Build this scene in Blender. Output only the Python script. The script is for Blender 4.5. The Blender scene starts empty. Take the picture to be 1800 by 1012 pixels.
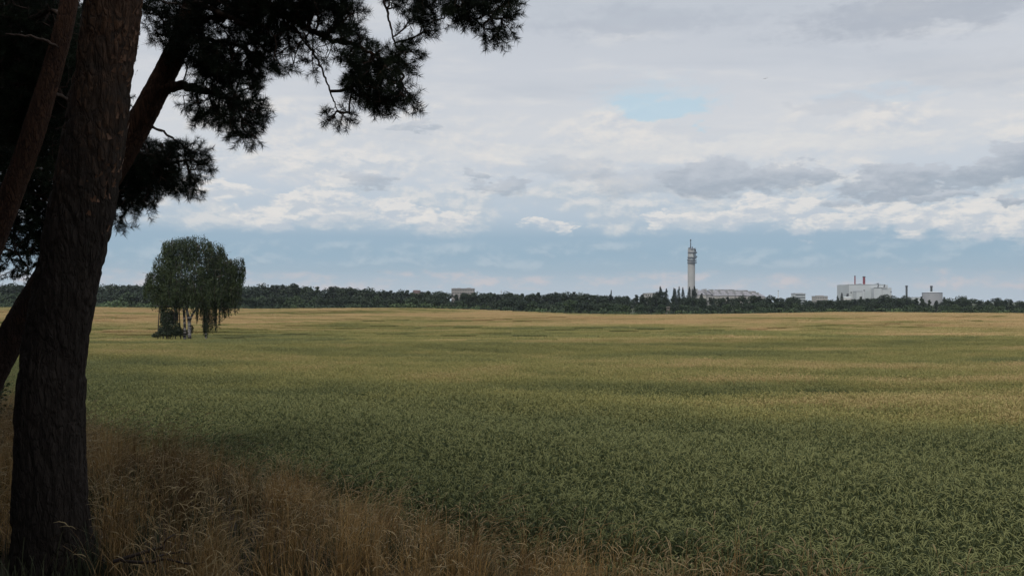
import bpy, math, random
import numpy as np
from mathutils import Vector, noise as mnoise

random.seed(7)
RNG = np.random.default_rng(7)
scene = bpy.context.scene
COL = scene.collection
PI = math.pi

# ------------------------------------------------------------------ camera
EYE = 1.7
F = 1500.0            # focal length in pixels of the 1800 px wide photograph
HOR = 528.0           # horizon row
cam_data = bpy.data.cameras.new("camera")
cam = bpy.data.objects.new("camera", cam_data)
COL.objects.link(cam)
cam.location = (0, 0, EYE)
cam.rotation_euler = (math.radians(90), 0, 0)
cam_data.sensor_width = 36
cam_data.lens = 36 * F / 1800
cam_data.shift_y = (HOR - 506) / 1800
cam_data.clip_start = 0.1
cam_data.clip_end = 9000
scene.camera = cam

# ------------------------------------------------------------------ light
SUN_EL, SUN_AZ = 55.0, 208.0      # azimuth clockwise from the view direction (+Y)
sun_data = bpy.data.lights.new("sun", 'SUN')
sun_data.energy = 2.6
sun_data.angle = math.radians(20)
sun_data.color = (1.0, 0.93, 0.82)
sun = bpy.data.objects.new("sun", sun_data)
COL.objects.link(sun)
e, a = math.radians(SUN_EL), math.radians(SUN_AZ)
sdir = Vector((math.sin(a) * math.cos(e), math.cos(a) * math.cos(e), math.sin(e)))
sun.rotation_euler = (-sdir).to_track_quat('-Z', 'Y').to_euler()
sun.location = (40, -30, 60)

scene.view_settings.view_transform = 'Standard'
scene.view_settings.look = 'None'
scene.view_settings.exposure = 0.0
scene.view_settings.gamma = 1.0
scene.cycles.max_bounces = 6
scene.cycles.diffuse_bounces = 3
scene.cycles.transparent_max_bounces = 8
scene.cycles.use_denoising = True
scene.cycles.use_adaptive_sampling = False


# ------------------------------------------------------------------ node helper
class NT:
    def __init__(s, tree):
        s.t = tree; s.n = tree.nodes; s.l = tree.links
    def val(s, v, sock):
        if hasattr(v, 'is_linked') or isinstance(v, bpy.types.NodeSocket):
            s.l.new(v, sock)
        else:
            sock.default_value = v
    def m(s, op, a, b=0.0, c=None, clamp=False):
        n = s.n.new('ShaderNodeMath'); n.operation = op; n.use_clamp = clamp
        s.val(a, n.inputs[0]); s.val(b, n.inputs[1])
        if c is not None: s.val(c, n.inputs[2])
        return n.outputs[0]
    def mix(s, f, a, b):
        n = s.n.new('ShaderNodeMix'); n.data_type = 'RGBA'
        s.val(f, n.inputs[0])
        for v, k in ((a, 6), (b, 7)):
            if isinstance(v, tuple): n.inputs[k].default_value = (*v[:3], 1)
            else: s.l.new(v, n.inputs[k])
        return n.outputs[2]
    def ss(s, v, lo, hi):
        n = s.n.new('ShaderNodeMapRange'); n.interpolation_type = 'SMOOTHSTEP'
        s.val(v, n.inputs[0]); n.inputs[1].default_value = lo; n.inputs[2].default_value = hi
        return n.outputs[0]
    def lin(s, v, lo, hi, o0=0.0, o1=1.0, clamp=True):
        n = s.n.new('ShaderNodeMapRange'); n.clamp = clamp
        s.val(v, n.inputs[0]); n.inputs[1].default_value = lo; n.inputs[2].default_value = hi
        n.inputs[3].default_value = o0; n.inputs[4].default_value = o1
        return n.outputs[0]
    def noise(s, vec, scale, detail=4.0, rough=0.5, dist=0.0, dims='3D'):
        n = s.n.new('ShaderNodeTexNoise'); n.noise_dimensions = dims
        if vec is not None: s.l.new(vec, n.inputs['Vector'])
        n.inputs['Scale'].default_value = scale; n.inputs['Detail'].default_value = detail
        n.inputs['Roughness'].default_value = rough; n.inputs['Distortion'].default_value = dist
        return n.outputs['Fac']
    def comb(s, x, y, z=0.0):
        n = s.n.new('ShaderNodeCombineXYZ')
        s.val(x, n.inputs[0]); s.val(y, n.inputs[1]); s.val(z, n.inputs[2])
        return n.outputs[0]
    def sep(s, v):
        n = s.n.new('ShaderNodeSeparateXYZ'); s.l.new(v, n.inputs[0]); return n.outputs
    def mapping(s, v, scale=(1, 1, 1), loc=(0, 0, 0)):
        n = s.n.new('ShaderNodeMapping'); s.l.new(v, n.inputs[0])
        n.inputs['Scale'].default_value = scale; n.inputs['Location'].default_value = loc
        return n.outputs[0]


# ------------------------------------------------------------------ sky
world = bpy.data.worlds.new("World")
scene.world = world
world.use_nodes = True
W = NT(world.node_tree)
W.n.clear()
SKY_STRENGTH = 0.1
tc = W.n.new('ShaderNodeTexCoord')
dirv = tc.outputs['Generated']
dx, dy, dz = W.sep(dirv)
az = W.m('MULTIPLY', W.m('ARCTAN2', dx, dy), 57.2958)
el = W.m('MULTIPLY', W.m('ARCSINE', dz), 57.2958)
nish = W.n.new('ShaderNodeTexSky')
nish.sky_type = 'NISHITA'; nish.sun_disc = False
nish.sun_elevation = e; nish.sun_rotation = a
ramp = W.n.new('ShaderNodeValToRGB')
W.l.new(W.lin(el, 0, 30), ramp.inputs[0])
stops = [(0.0, (.50, .58, .66)), (1.0, (.46, .55, .63)), (2.0, (.36, .485, .585)), (3.0, (.315, .455, .57)),
         (4.2, (.33, .46, .575)), (5.5, (.47, .56, .65)), (8.0, (.58, .635, .70)), (11.0, (.66, .68, .71)),
         (15.0, (.60, .63, .68)), (20.0, (.53, .57, .63)), (30.0, (.50, .53, .59))]
cr = ramp.color_ramp
while len(cr.elements) < len(stops): cr.elements.new(0.5)
for el_, (d_, c_) in zip(cr.elements, stops):
    el_.position = d_ / 30; el_.color = (*c_, 1)
base = ramp.outputs[0]
# warped sky coordinates (degrees), vertical stretched so that clouds are flat
azel = W.comb(az, W.m('MULTIPLY', el, 2.4))
# high streaky sheet, laid on a plane overhead
zz = W.m('ADD', W.m('MAXIMUM', dz, 0.0), 0.07)
plane = W.comb(W.m('DIVIDE', dx, zz), W.m('DIVIDE', dy, zz))
st1 = W.noise(W.mapping(plane, (0.9, 1.4, 1), (3.1, 1.7, 0)), 1.0, 6, .56, .3)
st2 = W.noise(W.mapping(plane, (1.6, 2.6, 1), (9.3, 4.2, 0)), 1.3, 6, .6, .2)
hi = W.ss(el, 7.0, 12.0)
col = base
col = W.mix(W.m('MULTIPLY', W.m('MULTIPLY', W.ss(st1, .48, .70), hi), .55), col, (.50, .545, .61))
col = W.mix(W.m('MULTIPLY', W.m('MULTIPLY', W.ss(st2, .50, .70), hi), .55), col, (.72, .72, .725))


def azel_of(px, py):
    x = (px - 900) / F; z = (HOR - py) / F
    return math.degrees(math.atan(x)), math.degrees(math.atan(z * math.cos(math.atan(x))))


wv = W.n.new('ShaderNodeTexNoise'); W.l.new(azel, wv.inputs['Vector']); wv.inputs['Scale'].default_value = .32
wv.inputs['Detail'].default_value = 7; wv.inputs['Roughness'].default_value = .6
wr, wg, wb = W.sep(wv.outputs['Color'])
az_w = W.m('ADD', az, W.m('MULTIPLY', W.m('SUBTRACT', wr, .5), 9.0))
el_w = W.m('ADD', el, W.m('MULTIPLY', W.m('SUBTRACT', wg, .5), 3.0))
fine = W.noise(azel, 1.3, 6, .62)
fine2 = W.noise(W.mapping(azel, (1, 1, 1), (7.3, 2.2, 0)), .55, 7, .62, .2)
fine3 = W.noise(W.mapping(azel, (1, 1, 1), (7.0, 3.0, 0)), .55, 7, .62, .2)
relief = W.m('SUBTRACT', fine2, fine3)


def blob(px, py, rx, ry, top, bot, k=1.0, st=.25, sb=.7, edge=1.0, rel=6.0):
    """a cloud with a billowed outline at this azimuth / elevation: crisp lit top, soft shaded underside"""
    global col
    A, E_ = azel_of(px, py)
    u = W.m('DIVIDE', W.m('SUBTRACT', az_w, A), rx / F * 57.3)
    v = W.m('DIVIDE', W.m('SUBTRACT', el_w, E_), ry / F * 57.3)
    r = W.m('SQRT', W.m('ADD', W.m('MULTIPLY', u, u), W.m('MULTIPLY', v, v)))
    r = W.m('ADD', r, W.m('MULTIPLY', W.m('SUBTRACT', fine, .5), edge))
    soft = W.lin(v, -.6, .6, sb, st)
    n = W.n.new('ShaderNodeMapRange'); n.interpolation_type = 'SMOOTHSTEP'
    W.l.new(r, n.inputs[0]); W.l.new(W.m('SUBTRACT', 1.05, soft), n.inputs[1]); n.inputs[2].default_value = 1.12
    f = W.m('MULTIPLY', W.m('SUBTRACT', 1.0, n.outputs[0]), k)
    sh = W.ss(W.m('ADD', v, W.m('MULTIPLY', relief, rel)), -.7, .9)
    col = W.mix(f, col, W.mix(sh, bot, top))


# broken sheets of cloud with relief from two offset samples of one noise
def cumulus(scale, seed, lo, hi_, e0, e1, e2, e3, bright, dark, k):
    global col
    n0 = W.noise(W.mapping(azel, (1, .85, 1), (seed, seed * .7, 0)), scale, 8, .6, .15)
    n1 = W.noise(W.mapping(azel, (1, .85, 1), (seed - .25, seed * .7 + .8, 0)), scale, 8, .6, .15)
    band = W.m('MULTIPLY', W.ss(el, e0, e1), W.m('SUBTRACT', 1.0, W.ss(el, e2, e3)))
    d = W.ss(W.m('ADD', n0, W.m('MULTIPLY', W.m('SUBTRACT', band, 1.0), .3)), lo, hi_)
    lit = W.ss(W.m('SUBTRACT', n0, n1), -.09, .09)
    col = W.mix(W.m('MULTIPLY', W.m('MULTIPLY', d, band), k), col, W.mix(lit, dark, bright))


WT, GR, DK = (.82, .79, .755), (.55, .60, .66), (.36, .415, .485)
cumulus(.13, 4.0, .40, .62, 5.5, 8.0, 12.0, 15.0, (.80, .77, .735), (.55, .60, .67), .8)
cumulus(.20, 11.0, .40, .58, 3.5, 5.0, 7.2, 9.0, (.76, .745, .725), (.48, .555, .625), .75)
cumulus(.30, 21.0, .40, .64, .2, .9, 1.5, 2.6, (.68, .615, .62), (.47, .55, .63), .7)
cumulus(.26, 35.0, .42, .66, 1.5, 2.4, 3.6, 4.8, (.46, .56, .64), (.31, .44, .55), .85)
blob(560, 290, 260, 30, WT, GR, .55, .6, .8)
blob(1250, 262, 600, 22, (.80, .78, .745), (.74, .73, .72), .5, .7, .7)
blob(1165, 190, 100, 24, (.43, .64, .77), (.45, .66, .79), .62, .5, .35, .9)
blob(1150, 172, 130, 34, (.52, .66, .76), (.52, .66, .76), .45, .7, .7)
blob(1560, 165, 120, 12, (.54, .64, .73), (.54, .64, .73), .5, .7, .7)
for q in ((700, 378, 60, 24), (770, 388, 70, 20), (940, 396, 28, 16), (990, 400, 40, 13), (1180, 392, 60, 20), (1300, 384, 70, 26), (1380, 372, 90, 30), (1440, 400, 70, 16), (1560, 380, 90, 30), (1640, 400, 90, 22), (1730, 380, 90, 30), (1790, 405, 60, 20), (560, 360, 90, 30), (470, 385, 60, 20), (360, 340, 80, 26)):
    blob(*q, WT, GR, .8, .22, .85, .9)
for q in ((1255, 322, 100, 32, .9), (1370, 312, 60, 26, .85), (1440, 306, 34, 16, .8), (1545, 328, 66, 20, .9), (1610, 312, 70, 22, .85), (1690, 316, 46, 12, .75), (1765, 296, 66, 26, .95), (1800, 282, 60, 24, .9), (1650, 338, 60, 9, .8), (1772, 349, 22, 7, .85),
          (1490, 358, 50, 8, .6), (1110, 318, 90, 26, .4), (880, 328, 56, 16, .65), (835, 308, 26, 9, .6), (660, 322, 55, 13, .6), (735, 232, 40, 9, .5), (1010, 300, 80, 22, .35)):
    blob(*q[:4], (.53, .565, .62), DK, q[4], .22, .55, .8, 1.6)
blob(1120, 40, 240, 30, (.47, .515, .58), (.45, .49, .56), .6, .7, .7)
blob(1640, 20, 260, 40, (.42, .46, .525), (.40, .44, .51), .7, .7, .7)
blob(1480, 182, 90, 12, (.58, .605, .65), (.56, .59, .64), .6, .4, .7)
blob(1720, 120, 200, 30, (.56, .585, .63), (.54, .57, .62), .4, .7, .7)
# low cloud thins to blue sky only a little: the physical sky shows through
nsky = W.n.new('ShaderNodeVectorMath'); nsky.operation = 'SCALE'
W.l.new(nish.outputs[0], nsky.inputs[0]); nsky.inputs['Scale'].default_value = 0.10
sc_ = W.n.new('ShaderNodeVectorMath'); sc_.operation = 'SCALE'
W.l.new(col, sc_.inputs[0]); sc_.inputs['Scale'].default_value = 1.0 / SKY_STRENGTH
final = W.mix(0.97, nish.outputs[0], sc_.outputs[0])
bg = W.n.new('ShaderNodeBackground'); bg.inputs['Strength'].default_value = SKY_STRENGTH
W.l.new(final, bg.inputs[0])
wo = W.n.new('ShaderNodeOutputWorld'); W.l.new(bg.outputs[0], wo.inputs[0])


# ------------------------------------------------------------------ object helpers
def P(px, py, d):
    """world point seen at photograph pixel (px, py) at forward distance d"""
    return np.array(((px - 900) / F * d, d, EYE - (py - HOR) / F * d))


def mesh_from(name, verts, faces, mats, midx=None, smooth=False):
    """verts (n,3); faces: list of (k, arr) with arr (m,k) index arrays"""
    me = bpy.data.meshes.new(name)
    verts = np.asarray(verts, dtype=np.float32)
    me.vertices.add(len(verts)); me.vertices.foreach_set('co', verts.ravel())
    if not isinstance(faces, list): faces = [faces]
    faces = [np.asarray(f, dtype=np.int32) for f in faces if len(f)]
    nl = sum(f.size for f in faces); nf = sum(len(f) for f in faces)
    me.loops.add(nl); me.polygons.add(nf)
    me.loops.foreach_set('vertex_index', np.concatenate([f.ravel() for f in faces]))
    tot = np.concatenate([np.full(len(f), f.shape[1], dtype=np.int32) for f in faces])
    st = np.concatenate(([0], np.cumsum(tot)[:-1])).astype(np.int32)
    me.polygons.foreach_set('loop_start', st)
    me.polygons.foreach_set('loop_total', tot)
    for m in (mats if isinstance(mats, (list, tuple)) else [mats]): me.materials.append(m)
    if midx is not None: me.polygons.foreach_set('material_index', np.asarray(midx, dtype=np.int32))
    me.polygons.foreach_set('use_smooth', np.full(nf, bool(smooth)))
    me.update(calc_edges=True); me.validate()
    return me


def tag(o, label=None, cat=None, group=None, kind=None):
    if label: o['label'] = label
    if cat: o['category'] = cat
    if group: o['group'] = group
    if kind: o['kind'] = kind
    return o


def thing(name, label, cat, loc, group=None, rz=0.0):
    o = bpy.data.objects.new(name, None); COL.objects.link(o)
    o.location = tuple(float(v) for v in loc); o.rotation_euler = (0, 0, rz); o.empty_display_size = .2
    return tag(o, label, cat, group)


def obj(name, me, parent=None, loc=None):
    o = bpy.data.objects.new(name, me); COL.objects.link(o)
    if parent is not None: o.parent = parent
    if loc is not None: o.location = tuple(float(v) for v in loc)
    return o


class MB:
    """collects simple shapes in one mesh"""
    def __init__(s): s.v = []; s.q = []; s.t = []; s.n = 0; s.qm = []; s.tm = []
    def add(s, v, q=(), t=(), m=0):
        v = np.asarray(v, float)
        s.v.append(v)
        if len(q): s.q.append(np.asarray(q) + s.n); s.qm.append(np.full(len(q), m))
        if len(t): s.t.append(np.asarray(t) + s.n); s.tm.append(np.full(len(t), m))
        s.n += len(v)
    def box(s, c, size, m=0, rz=0.0):
        c = np.asarray(c, float); h = np.asarray(size, float) / 2
        v = np.array([[x, y, z] for x in (-1, 1) for y in (-1, 1) for z in (-1, 1)], float) * h
        if rz:
            cs, sn = math.cos(rz), math.sin(rz)
            v = np.stack([v[:, 0] * cs - v[:, 1] * sn, v[:, 0] * sn + v[:, 1] * cs, v[:, 2]], 1)
        s.add(v + c, [[0, 1, 3, 2], [4, 6, 7, 5], [0, 4, 5, 1], [2, 3, 7, 6], [0, 2, 6, 4], [1, 5, 7, 3]], m=m)
    def hexa(s, pts, m=0):
        """8 corners: bottom 4 ccw then top 4 ccw"""
        s.add(pts, [[3, 2, 1, 0], [4, 5, 6, 7], [0, 1, 5, 4], [1, 2, 6, 5], [2, 3, 7, 6], [3, 0, 4, 7]], m=m)
    def lathe(s, c, prof, seg=24, m=0, cap=True):
        """prof: list of (r, z)"""
        c = np.asarray(c, float); th = np.linspace(0, 2 * PI, seg, endpoint=False)
        v = np.concatenate([np.stack([r * np.cos(th), r * np.sin(th), np.full(seg, z)], 1) for r, z in prof]) + c
        q = []
        for i in range(len(prof) - 1):
            for k in range(seg):
                k2 = (k + 1) % seg
                q.append([i * seg + k, i * seg + k2, (i + 1) * seg + k2, (i + 1) * seg + k])
        s.add(v, q, m=m)
        if cap:
            r, z = prof[-1]
            s.add(np.concatenate([v[-seg:], [c + (0, 0, z)]]), t=[[k, (k + 1) % seg, seg] for k in range(seg)], m=m)
    def tube(s, pts, rad, seg=8, m=0):
        v, q = tube_arrays(np.asarray(pts, float), np.asarray(rad, float), seg)
        s.add(v, q, m=m)
    def mesh(s, name, mats, smooth=False):
        fs, mi = [], []
        if s.q: fs.append(np.concatenate(s.q)); mi.append(np.concatenate(s.qm))
        if s.t: fs.append(np.concatenate(s.t)); mi.append(np.concatenate(s.tm))
        return mesh_from(name, np.concatenate(s.v), fs, mats, np.concatenate(mi), smooth)
    def part(s, name, mats, root, smooth=False):
        """geometry was given in world coordinates; make it local to the root"""
        L = np.array(root.location if root else (0, 0, 0))
        if root is not None and root.parent is not None: L = L + np.array(root.parent.location)
        s.v = [v - L for v in s.v]
        return obj(name, s.mesh(name, mats, smooth), root)


def tube_arrays(p, r, seg):
    n = len(p)
    t = np.gradient(p, axis=0); t /= np.linalg.norm(t, axis=1)[:, None] + 1e-9
    ref = np.array([0.13, 0.99, 0.05]) if abs(t[0][1]) < .9 else np.array([1.0, 0, 0])
    u = np.cross(t, ref); u /= np.linalg.norm(u, axis=1)[:, None] + 1e-9
    w = np.cross(t, u)
    th = np.linspace(0, 2 * PI, seg, endpoint=False)
    v = (p[:, None, :] + r[:, None, None] * (np.cos(th)[None, :, None] * u[:, None, :] + np.sin(th)[None, :, None] * w[:, None, :])).reshape(-1, 3)
    i = np.arange(n - 1)[:, None] * seg; k = np.arange(seg)[None, :]; k2 = (k + 1) % seg
    q = np.stack([i + k, i + k2, i + seg + k2, i + seg + k], -1).reshape(-1, 4)
    return v, q


def smooth_path(pts, n):
    """Catmull-Rom through pts (m,d) -> n samples"""
    p = np.asarray(pts, float); m = len(p)
    p = np.concatenate([[2 * p[0] - p[1]], p, [2 * p[-1] - p[-2]]])
    out = []
    for s in np.linspace(0, m - 1 - 1e-6, n):
        i = int(s); t = s - i; a_, b, c, d = p[i:i + 4]
        out.append(.5 * (2 * b + (c - a_) * t + (2 * a_ - 5 * b + 4 * c - d) * t * t + (3 * b - a_ - 3 * c + d) * t ** 3))
    return np.array(out)


# ------------------------------------------------------------------ materials
def new_mat(name):
    m = bpy.data.materials.new(name); m.use_nodes = True
    t = NT(m.node_tree); t.n.clear()
    out = t.n.new('ShaderNodeOutputMaterial'); b = t.n.new('ShaderNodeBsdfPrincipled')
    t.l.new(b.outputs[0], out.inputs[0])
    b.inputs['Specular IOR Level'].default_value = 0.25
    b.inputs['Roughness'].default_value = 0.8
    return m, t, b


def leaf_mat(name, c1, c2, scale=1.0, rough=.6, spec=.25, trans=0.0, fine_scale=None, coord='Position'):
    m, t, b = new_mat(name)
    g = t.n.new('ShaderNodeNewGeometry')
    oi = t.n.new('ShaderNodeObjectInfo')
    n = t.noise(g.outputs['Position'], scale, 3, .6)
    f = t.m('ADD', t.ss(n, .3, .7), t.m('MULTIPLY', t.m('SUBTRACT', oi.outputs['Random'], .5), .7), clamp=True)
    if fine_scale:
        n2 = t.noise(g.outputs['Position'], fine_scale, 2, .5)
        f = t.m('ADD', f, t.m('MULTIPLY', t.m('SUBTRACT', n2, .5), 1.4), clamp=True)
    c = t.mix(f, c1, c2)
    t.l.new(c, b.inputs['Base Color'])
    b.inputs['Roughness'].default_value = rough; b.inputs['Specular IOR Level'].default_value = spec
    if trans:
        tr = t.n.new('ShaderNodeBsdfTranslucent'); t.l.new(c, tr.inputs[0])
        mx = t.n.new('ShaderNodeMixShader'); mx.inputs[0].default_value = trans
        t.l.new(b.outputs[0], mx.inputs[1]); t.l.new(tr.outputs[0], mx.inputs[2])
        t.l.new(mx.outputs[0], [x for x in t.n if x.type == 'OUTPUT_MATERIAL'][0].inputs[0])
    return m


def plain_mat(name, c, var=.12, scale=.4, rough=.7, streak=0.0):
    m, t, b = new_mat(name)
    tcx = t.n.new('ShaderNodeTexCoord')
    n = t.noise(tcx.outputs['Object'], scale, 5, .6)
    dk = tuple(x * (1 - var) for x in c); lt = tuple(min(1, x * (1 + var)) for x in c)
    cc = t.mix(t.ss(n, .3, .7), dk, lt)
    if streak:
        n2 = t.noise(t.mapping(tcx.outputs['Object'], (1.3, 1.3, .05)), 1.0, 4, .6)
        cc = t.mix(t.m('MULTIPLY', t.ss(n2, .5, .75), streak), cc, tuple(x * .55 for x in c))
    t.l.new(cc, b.inputs['Base Color']); b.inputs['Roughness'].default_value = rough
    return m


def bark_mat(name, low, high, z0, z1, crack=(.012, .009, .008)):
    """pine bark: grey fissured plates low down, thin orange flakes higher up"""
    m, t, b = new_mat(name)
    g = t.n.new('ShaderNodeNewGeometry'); pos = g.outputs['Position']
    x, y, z = t.sep(pos)
    mp = t.mapping(pos, (1, 1, .30))
    warp = t.n.new('ShaderNodeVectorMath'); warp.operation = 'ADD'
    nn = t.n.new('ShaderNodeTexNoise'); t.l.new(mp, nn.inputs['Vector']); nn.inputs['Scale'].default_value = 16; nn.inputs['Detail'].default_value = 5
    sc = t.n.new('ShaderNodeVectorMath'); sc.operation = 'SCALE'; sc.inputs['Scale'].default_value = .09
    t.l.new(nn.outputs['Color'], sc.inputs[0]); t.l.new(mp, warp.inputs[0]); t.l.new(sc.outputs[0], warp.inputs[1])
    vo = t.n.new('ShaderNodeTexVoronoi'); vo.feature = 'DISTANCE_TO_EDGE'; t.l.new(warp.outputs[0], vo.inputs['Vector']); vo.inputs['Scale'].default_value = 30
    vo2 = t.n.new('ShaderNodeTexVoronoi'); t.l.new(warp.outputs[0], vo2.inputs['Vector']); vo2.inputs['Scale'].default_value = 30
    edge = t.ss(vo.outputs['Distance'], .0, .22)
    n1 = t.noise(pos, 5, 6, .7); n2 = t.noise(t.mapping(pos, (1, 1, .25)), 70, 6, .75); n4 = t.noise(t.mapping(pos, (1, 1, .12)), 22, 6, .7, .6)
    hf = t.m('ADD', t.lin(z, z0, z1), t.m('MULTIPLY', t.m('SUBTRACT', n1, .5), 1.5), clamp=True)
    c = t.mix(t.ss(hf, .25, .8), low, high)
    v = t.sep(vo2.outputs['Color'])[0]
    c = t.mix(t.m('MULTIPLY', v, .35), c, tuple(q * .5 for q in low))
    c = t.mix(t.m('MULTIPLY', t.ss(n4, .42, .70), .55), c, tuple(q * .35 for q in low))
    c = t.mix(t.m('MULTIPLY', t.ss(n2, .5, .8), .6), c, tuple(min(1, q * 2.0) for q in low))
    c = t.mix(t.m('MULTIPLY', t.m('SUBTRACT', 1.0, edge), t.ss(n1, .3, .7)), c, tuple(q * .6 for q in low))
    t.l.new(c, b.inputs['Base Color'])
    h = t.m('ADD', t.m('MULTIPLY', edge, .7), t.m('ADD', t.m('MULTIPLY', n2, .8), t.m('MULTIPLY', t.m('SUBTRACT', 1.0, t.ss(n4, .4, .7)), .8)))
    bp = t.n.new('ShaderNodeBump'); bp.inputs['Distance'].default_value = .022; bp.inputs['Strength'].default_value = 1.0
    t.l.new(h, bp.inputs['Height']); t.l.new(bp.outputs[0], b.inputs['Normal'])
    b.inputs['Roughness'].default_value = .9; b.inputs['Specular IOR Level'].default_value = .15
    return m


def crop_group():
    """ripeness of the crop over the field, from the place on the ground"""
    gt = bpy.data.node_groups.new('ripeness', 'ShaderNodeTree')
    gt.interface.new_socket('Ripe', in_out='OUTPUT', socket_type='NodeSocketFloat')
    gt.interface.new_socket('Fine', in_out='OUTPUT', socket_type='NodeSocketFloat')
    t = NT(gt); out = t.n.new('NodeGroupOutput')
    g = t.n.new('ShaderNodeNewGeometry'); pos = g.outputs['Position']
    x, y, z = t.sep(pos)
    flat = t.comb(x, y, 0.0)
    r = t.n.new('ShaderNodeValToRGB'); t.l.new(t.lin(y, 0, 300), r.inputs[0])
    st = [(0, .10), (14, .12), (24, .26), (36, .42), (60, .44), (95, .38), (122, .56), (150, .82), (230, .86), (300, .66)]
    while len(r.color_ramp.elements) < len(st): r.color_ramp.elements.new(.5)
    for q, (d_, v_) in zip(r.color_ramp.elements, st): q.position = d_ / 300; q.color = (v_, v_, v_, 1)
    rr = r.outputs[0]
    s_e = t.m('ADD', t.m('MULTIPLY', x, .69), t.m('MULTIPLY', t.m('SUBTRACT', y, 6.3), .72))
    n1 = t.noise(t.mapping(flat, (.6, 1, 1), (5, 3, 0)), .035, 5, .6, .6)
    n2 = t.noise(t.mapping(flat, (.35, 1, 1), (17, 8, 0)), .16, 4, .6, .5)
    n3 = t.noise(t.mapping(flat, (.5, 1.4, 1), (1, 2, 0)), .9, 3, .6)
    # the right-hand side of the field ripens first
    side = t.lin(t.m('DIVIDE', x, t.m('MAXIMUM', y, 1.0)), -.1, .5, -.05, .10)
    streak = t.noise(t.mapping(flat, (.10, .9, 1), (3, 9, 0)), .55, 4, .6, .4)
    near = t.m('MULTIPLY', t.m('MULTIPLY', t.ss(x, 0, 7), t.ss(y, 11, 18)), t.m('SUBTRACT', 1.0, t.ss(y, 34, 50)))
    wob = t.noise(flat, .12, 4, .6)
    frontier = t.ss(t.m('ADD', s_e, t.m('MULTIPLY', wob, 10.0)), 12.5, 20.0)
    s = t.m('ADD', rr, side)
    s = t.m('ADD', s, t.m('MULTIPLY', near, t.lin(streak, .42, .64, -.05, .30)))
    s = t.m('SUBTRACT', s, t.m('MULTIPLY', t.m('SUBTRACT', 1.0, frontier), .16))
    s = t.m('ADD', s, t.m('MULTIPLY', t.m('SUBTRACT', n1, .5), 2.2))
    s = t.m('ADD', s, t.m('MULTIPLY', t.m('SUBTRACT', n2, .5), 1.9))
    s = t.m('ADD', s, t.m('MULTIPLY', t.m('SUBTRACT', n3, .5), .8), clamp=True)
    t.l.new(s, out.inputs[0])
    t.l.new(t.noise(pos, 14, 2, .5), out.inputs[1])
    return gt


RIPE = crop_group()


def crop_mat(name, green, mid, gold, trans=.12):
    m, t, b = new_mat(name)
    g = t.n.new('ShaderNodeGroup'); g.node_tree = RIPE
    f = t.m('ADD', g.outputs[0], t.m('MULTIPLY', t.m('SUBTRACT', g.outputs[1], .5), .7), clamp=True)
    r = t.n.new('ShaderNodeValToRGB'); t.l.new(f, r.inputs[0])
    r.color_ramp.elements.new(.5)
    for q, (p_, c_) in zip(r.color_ramp.elements, ((.05, green), (.5, mid), (.95, gold))): q.position = p_; q.color = (*c_, 1)
    t.l.new(r.outputs[0], b.inputs['Base Color'])
    b.inputs['Roughness'].default_value = .65; b.inputs['Specular IOR Level'].default_value = .2
    tr = t.n.new('ShaderNodeBsdfTranslucent'); t.l.new(r.outputs[0], tr.inputs[0])
    mx = t.n.new('ShaderNodeMixShader'); mx.inputs[0].default_value = trans
    t.l.new(b.outputs[0], mx.inputs[1]); t.l.new(tr.outputs[0], mx.inputs[2])
    t.l.new(mx.outputs[0], [q for q in t.n if q.type == 'OUTPUT_MATERIAL'][0].inputs[0])
    return m


M_EAR = crop_mat('wheat_ear', (.190, .205, .085), (.320, .300, .108), (.55, .40, .21))
M_LEAF = crop_mat('wheat_leaf', (.062, .082, .035), (.155, .160, .054), (.41, .295, .145))
M_DRY = leaf_mat('dry_grass', (.12, .070, .028), (.47, .30, .115), 1.4, fine_scale=25, trans=.15)
M_DRY2 = leaf_mat('dry_grass_pale', (.27, .20, .10), (.40, .30, .15), 2.0, fine_scale=25, trans=.15)
M_GRASS = leaf_mat('green_grass', (.035, .048, .024), (.085, .088, .042), 2.0, fine_scale=20, trans=.15)
M_NEEDLE = leaf_mat('pine_needles', (.009, .016, .009), (.022, .034, .015), 3.0, rough=.6, spec=.15)
M_BARK_BIG = bark_mat('pine_bark_grey', (.055, .043, .035), (.155, .084, .049), 1.5, 4.2)
M_BARK_RED = bark_mat('pine_bark_red', (.042, .026, .020), (.105, .052, .031), 0.5, 3.8)
M_FLAKE = plain_mat('bark_flake', (.14, .075, .045), .3, 12)
M_TWIG = plain_mat('twig_bark', (.055, .036, .027), .3, 20)
M_DEAD = plain_mat('dead_wood', (.045, .033, .027), .3, 15)


# ------------------------------------------------------------------ terrain
def sstep(a_, b_, x):
    t = np.clip((x - a_) / (b_ - a_), 0, 1); return t * t * (3 - 2 * t)


def edge_s(x, y):
    """signed distance from the bank's foot, positive in the field"""
    return x * 0.69 + (y - 6.3) * 0.72 + .22 * np.sin(x * 1.1 + 1) + .12 * np.sin(x * 2.7) - .62 - .45 * sstep(-1, 3, x)


CX = np.array([-900, 0, 170, 450, 640, 740, 820, 900, 1000, 1080, 1150, 1300, 1480, 1600, 1800, 2700.])
CY = np.array([540, 539.5, 539, 542, 540.5, 541, 543, 546, 550, 551.5, 552, 550.5, 547.5, 548, 549.5, 551.])
CREST = 280.0


def crest_z(x, y):
    px = 900 + x / np.maximum(y, 1) * F
    return EYE - (np.interp(px, CX, CY) - HOR) / F * CREST


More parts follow.
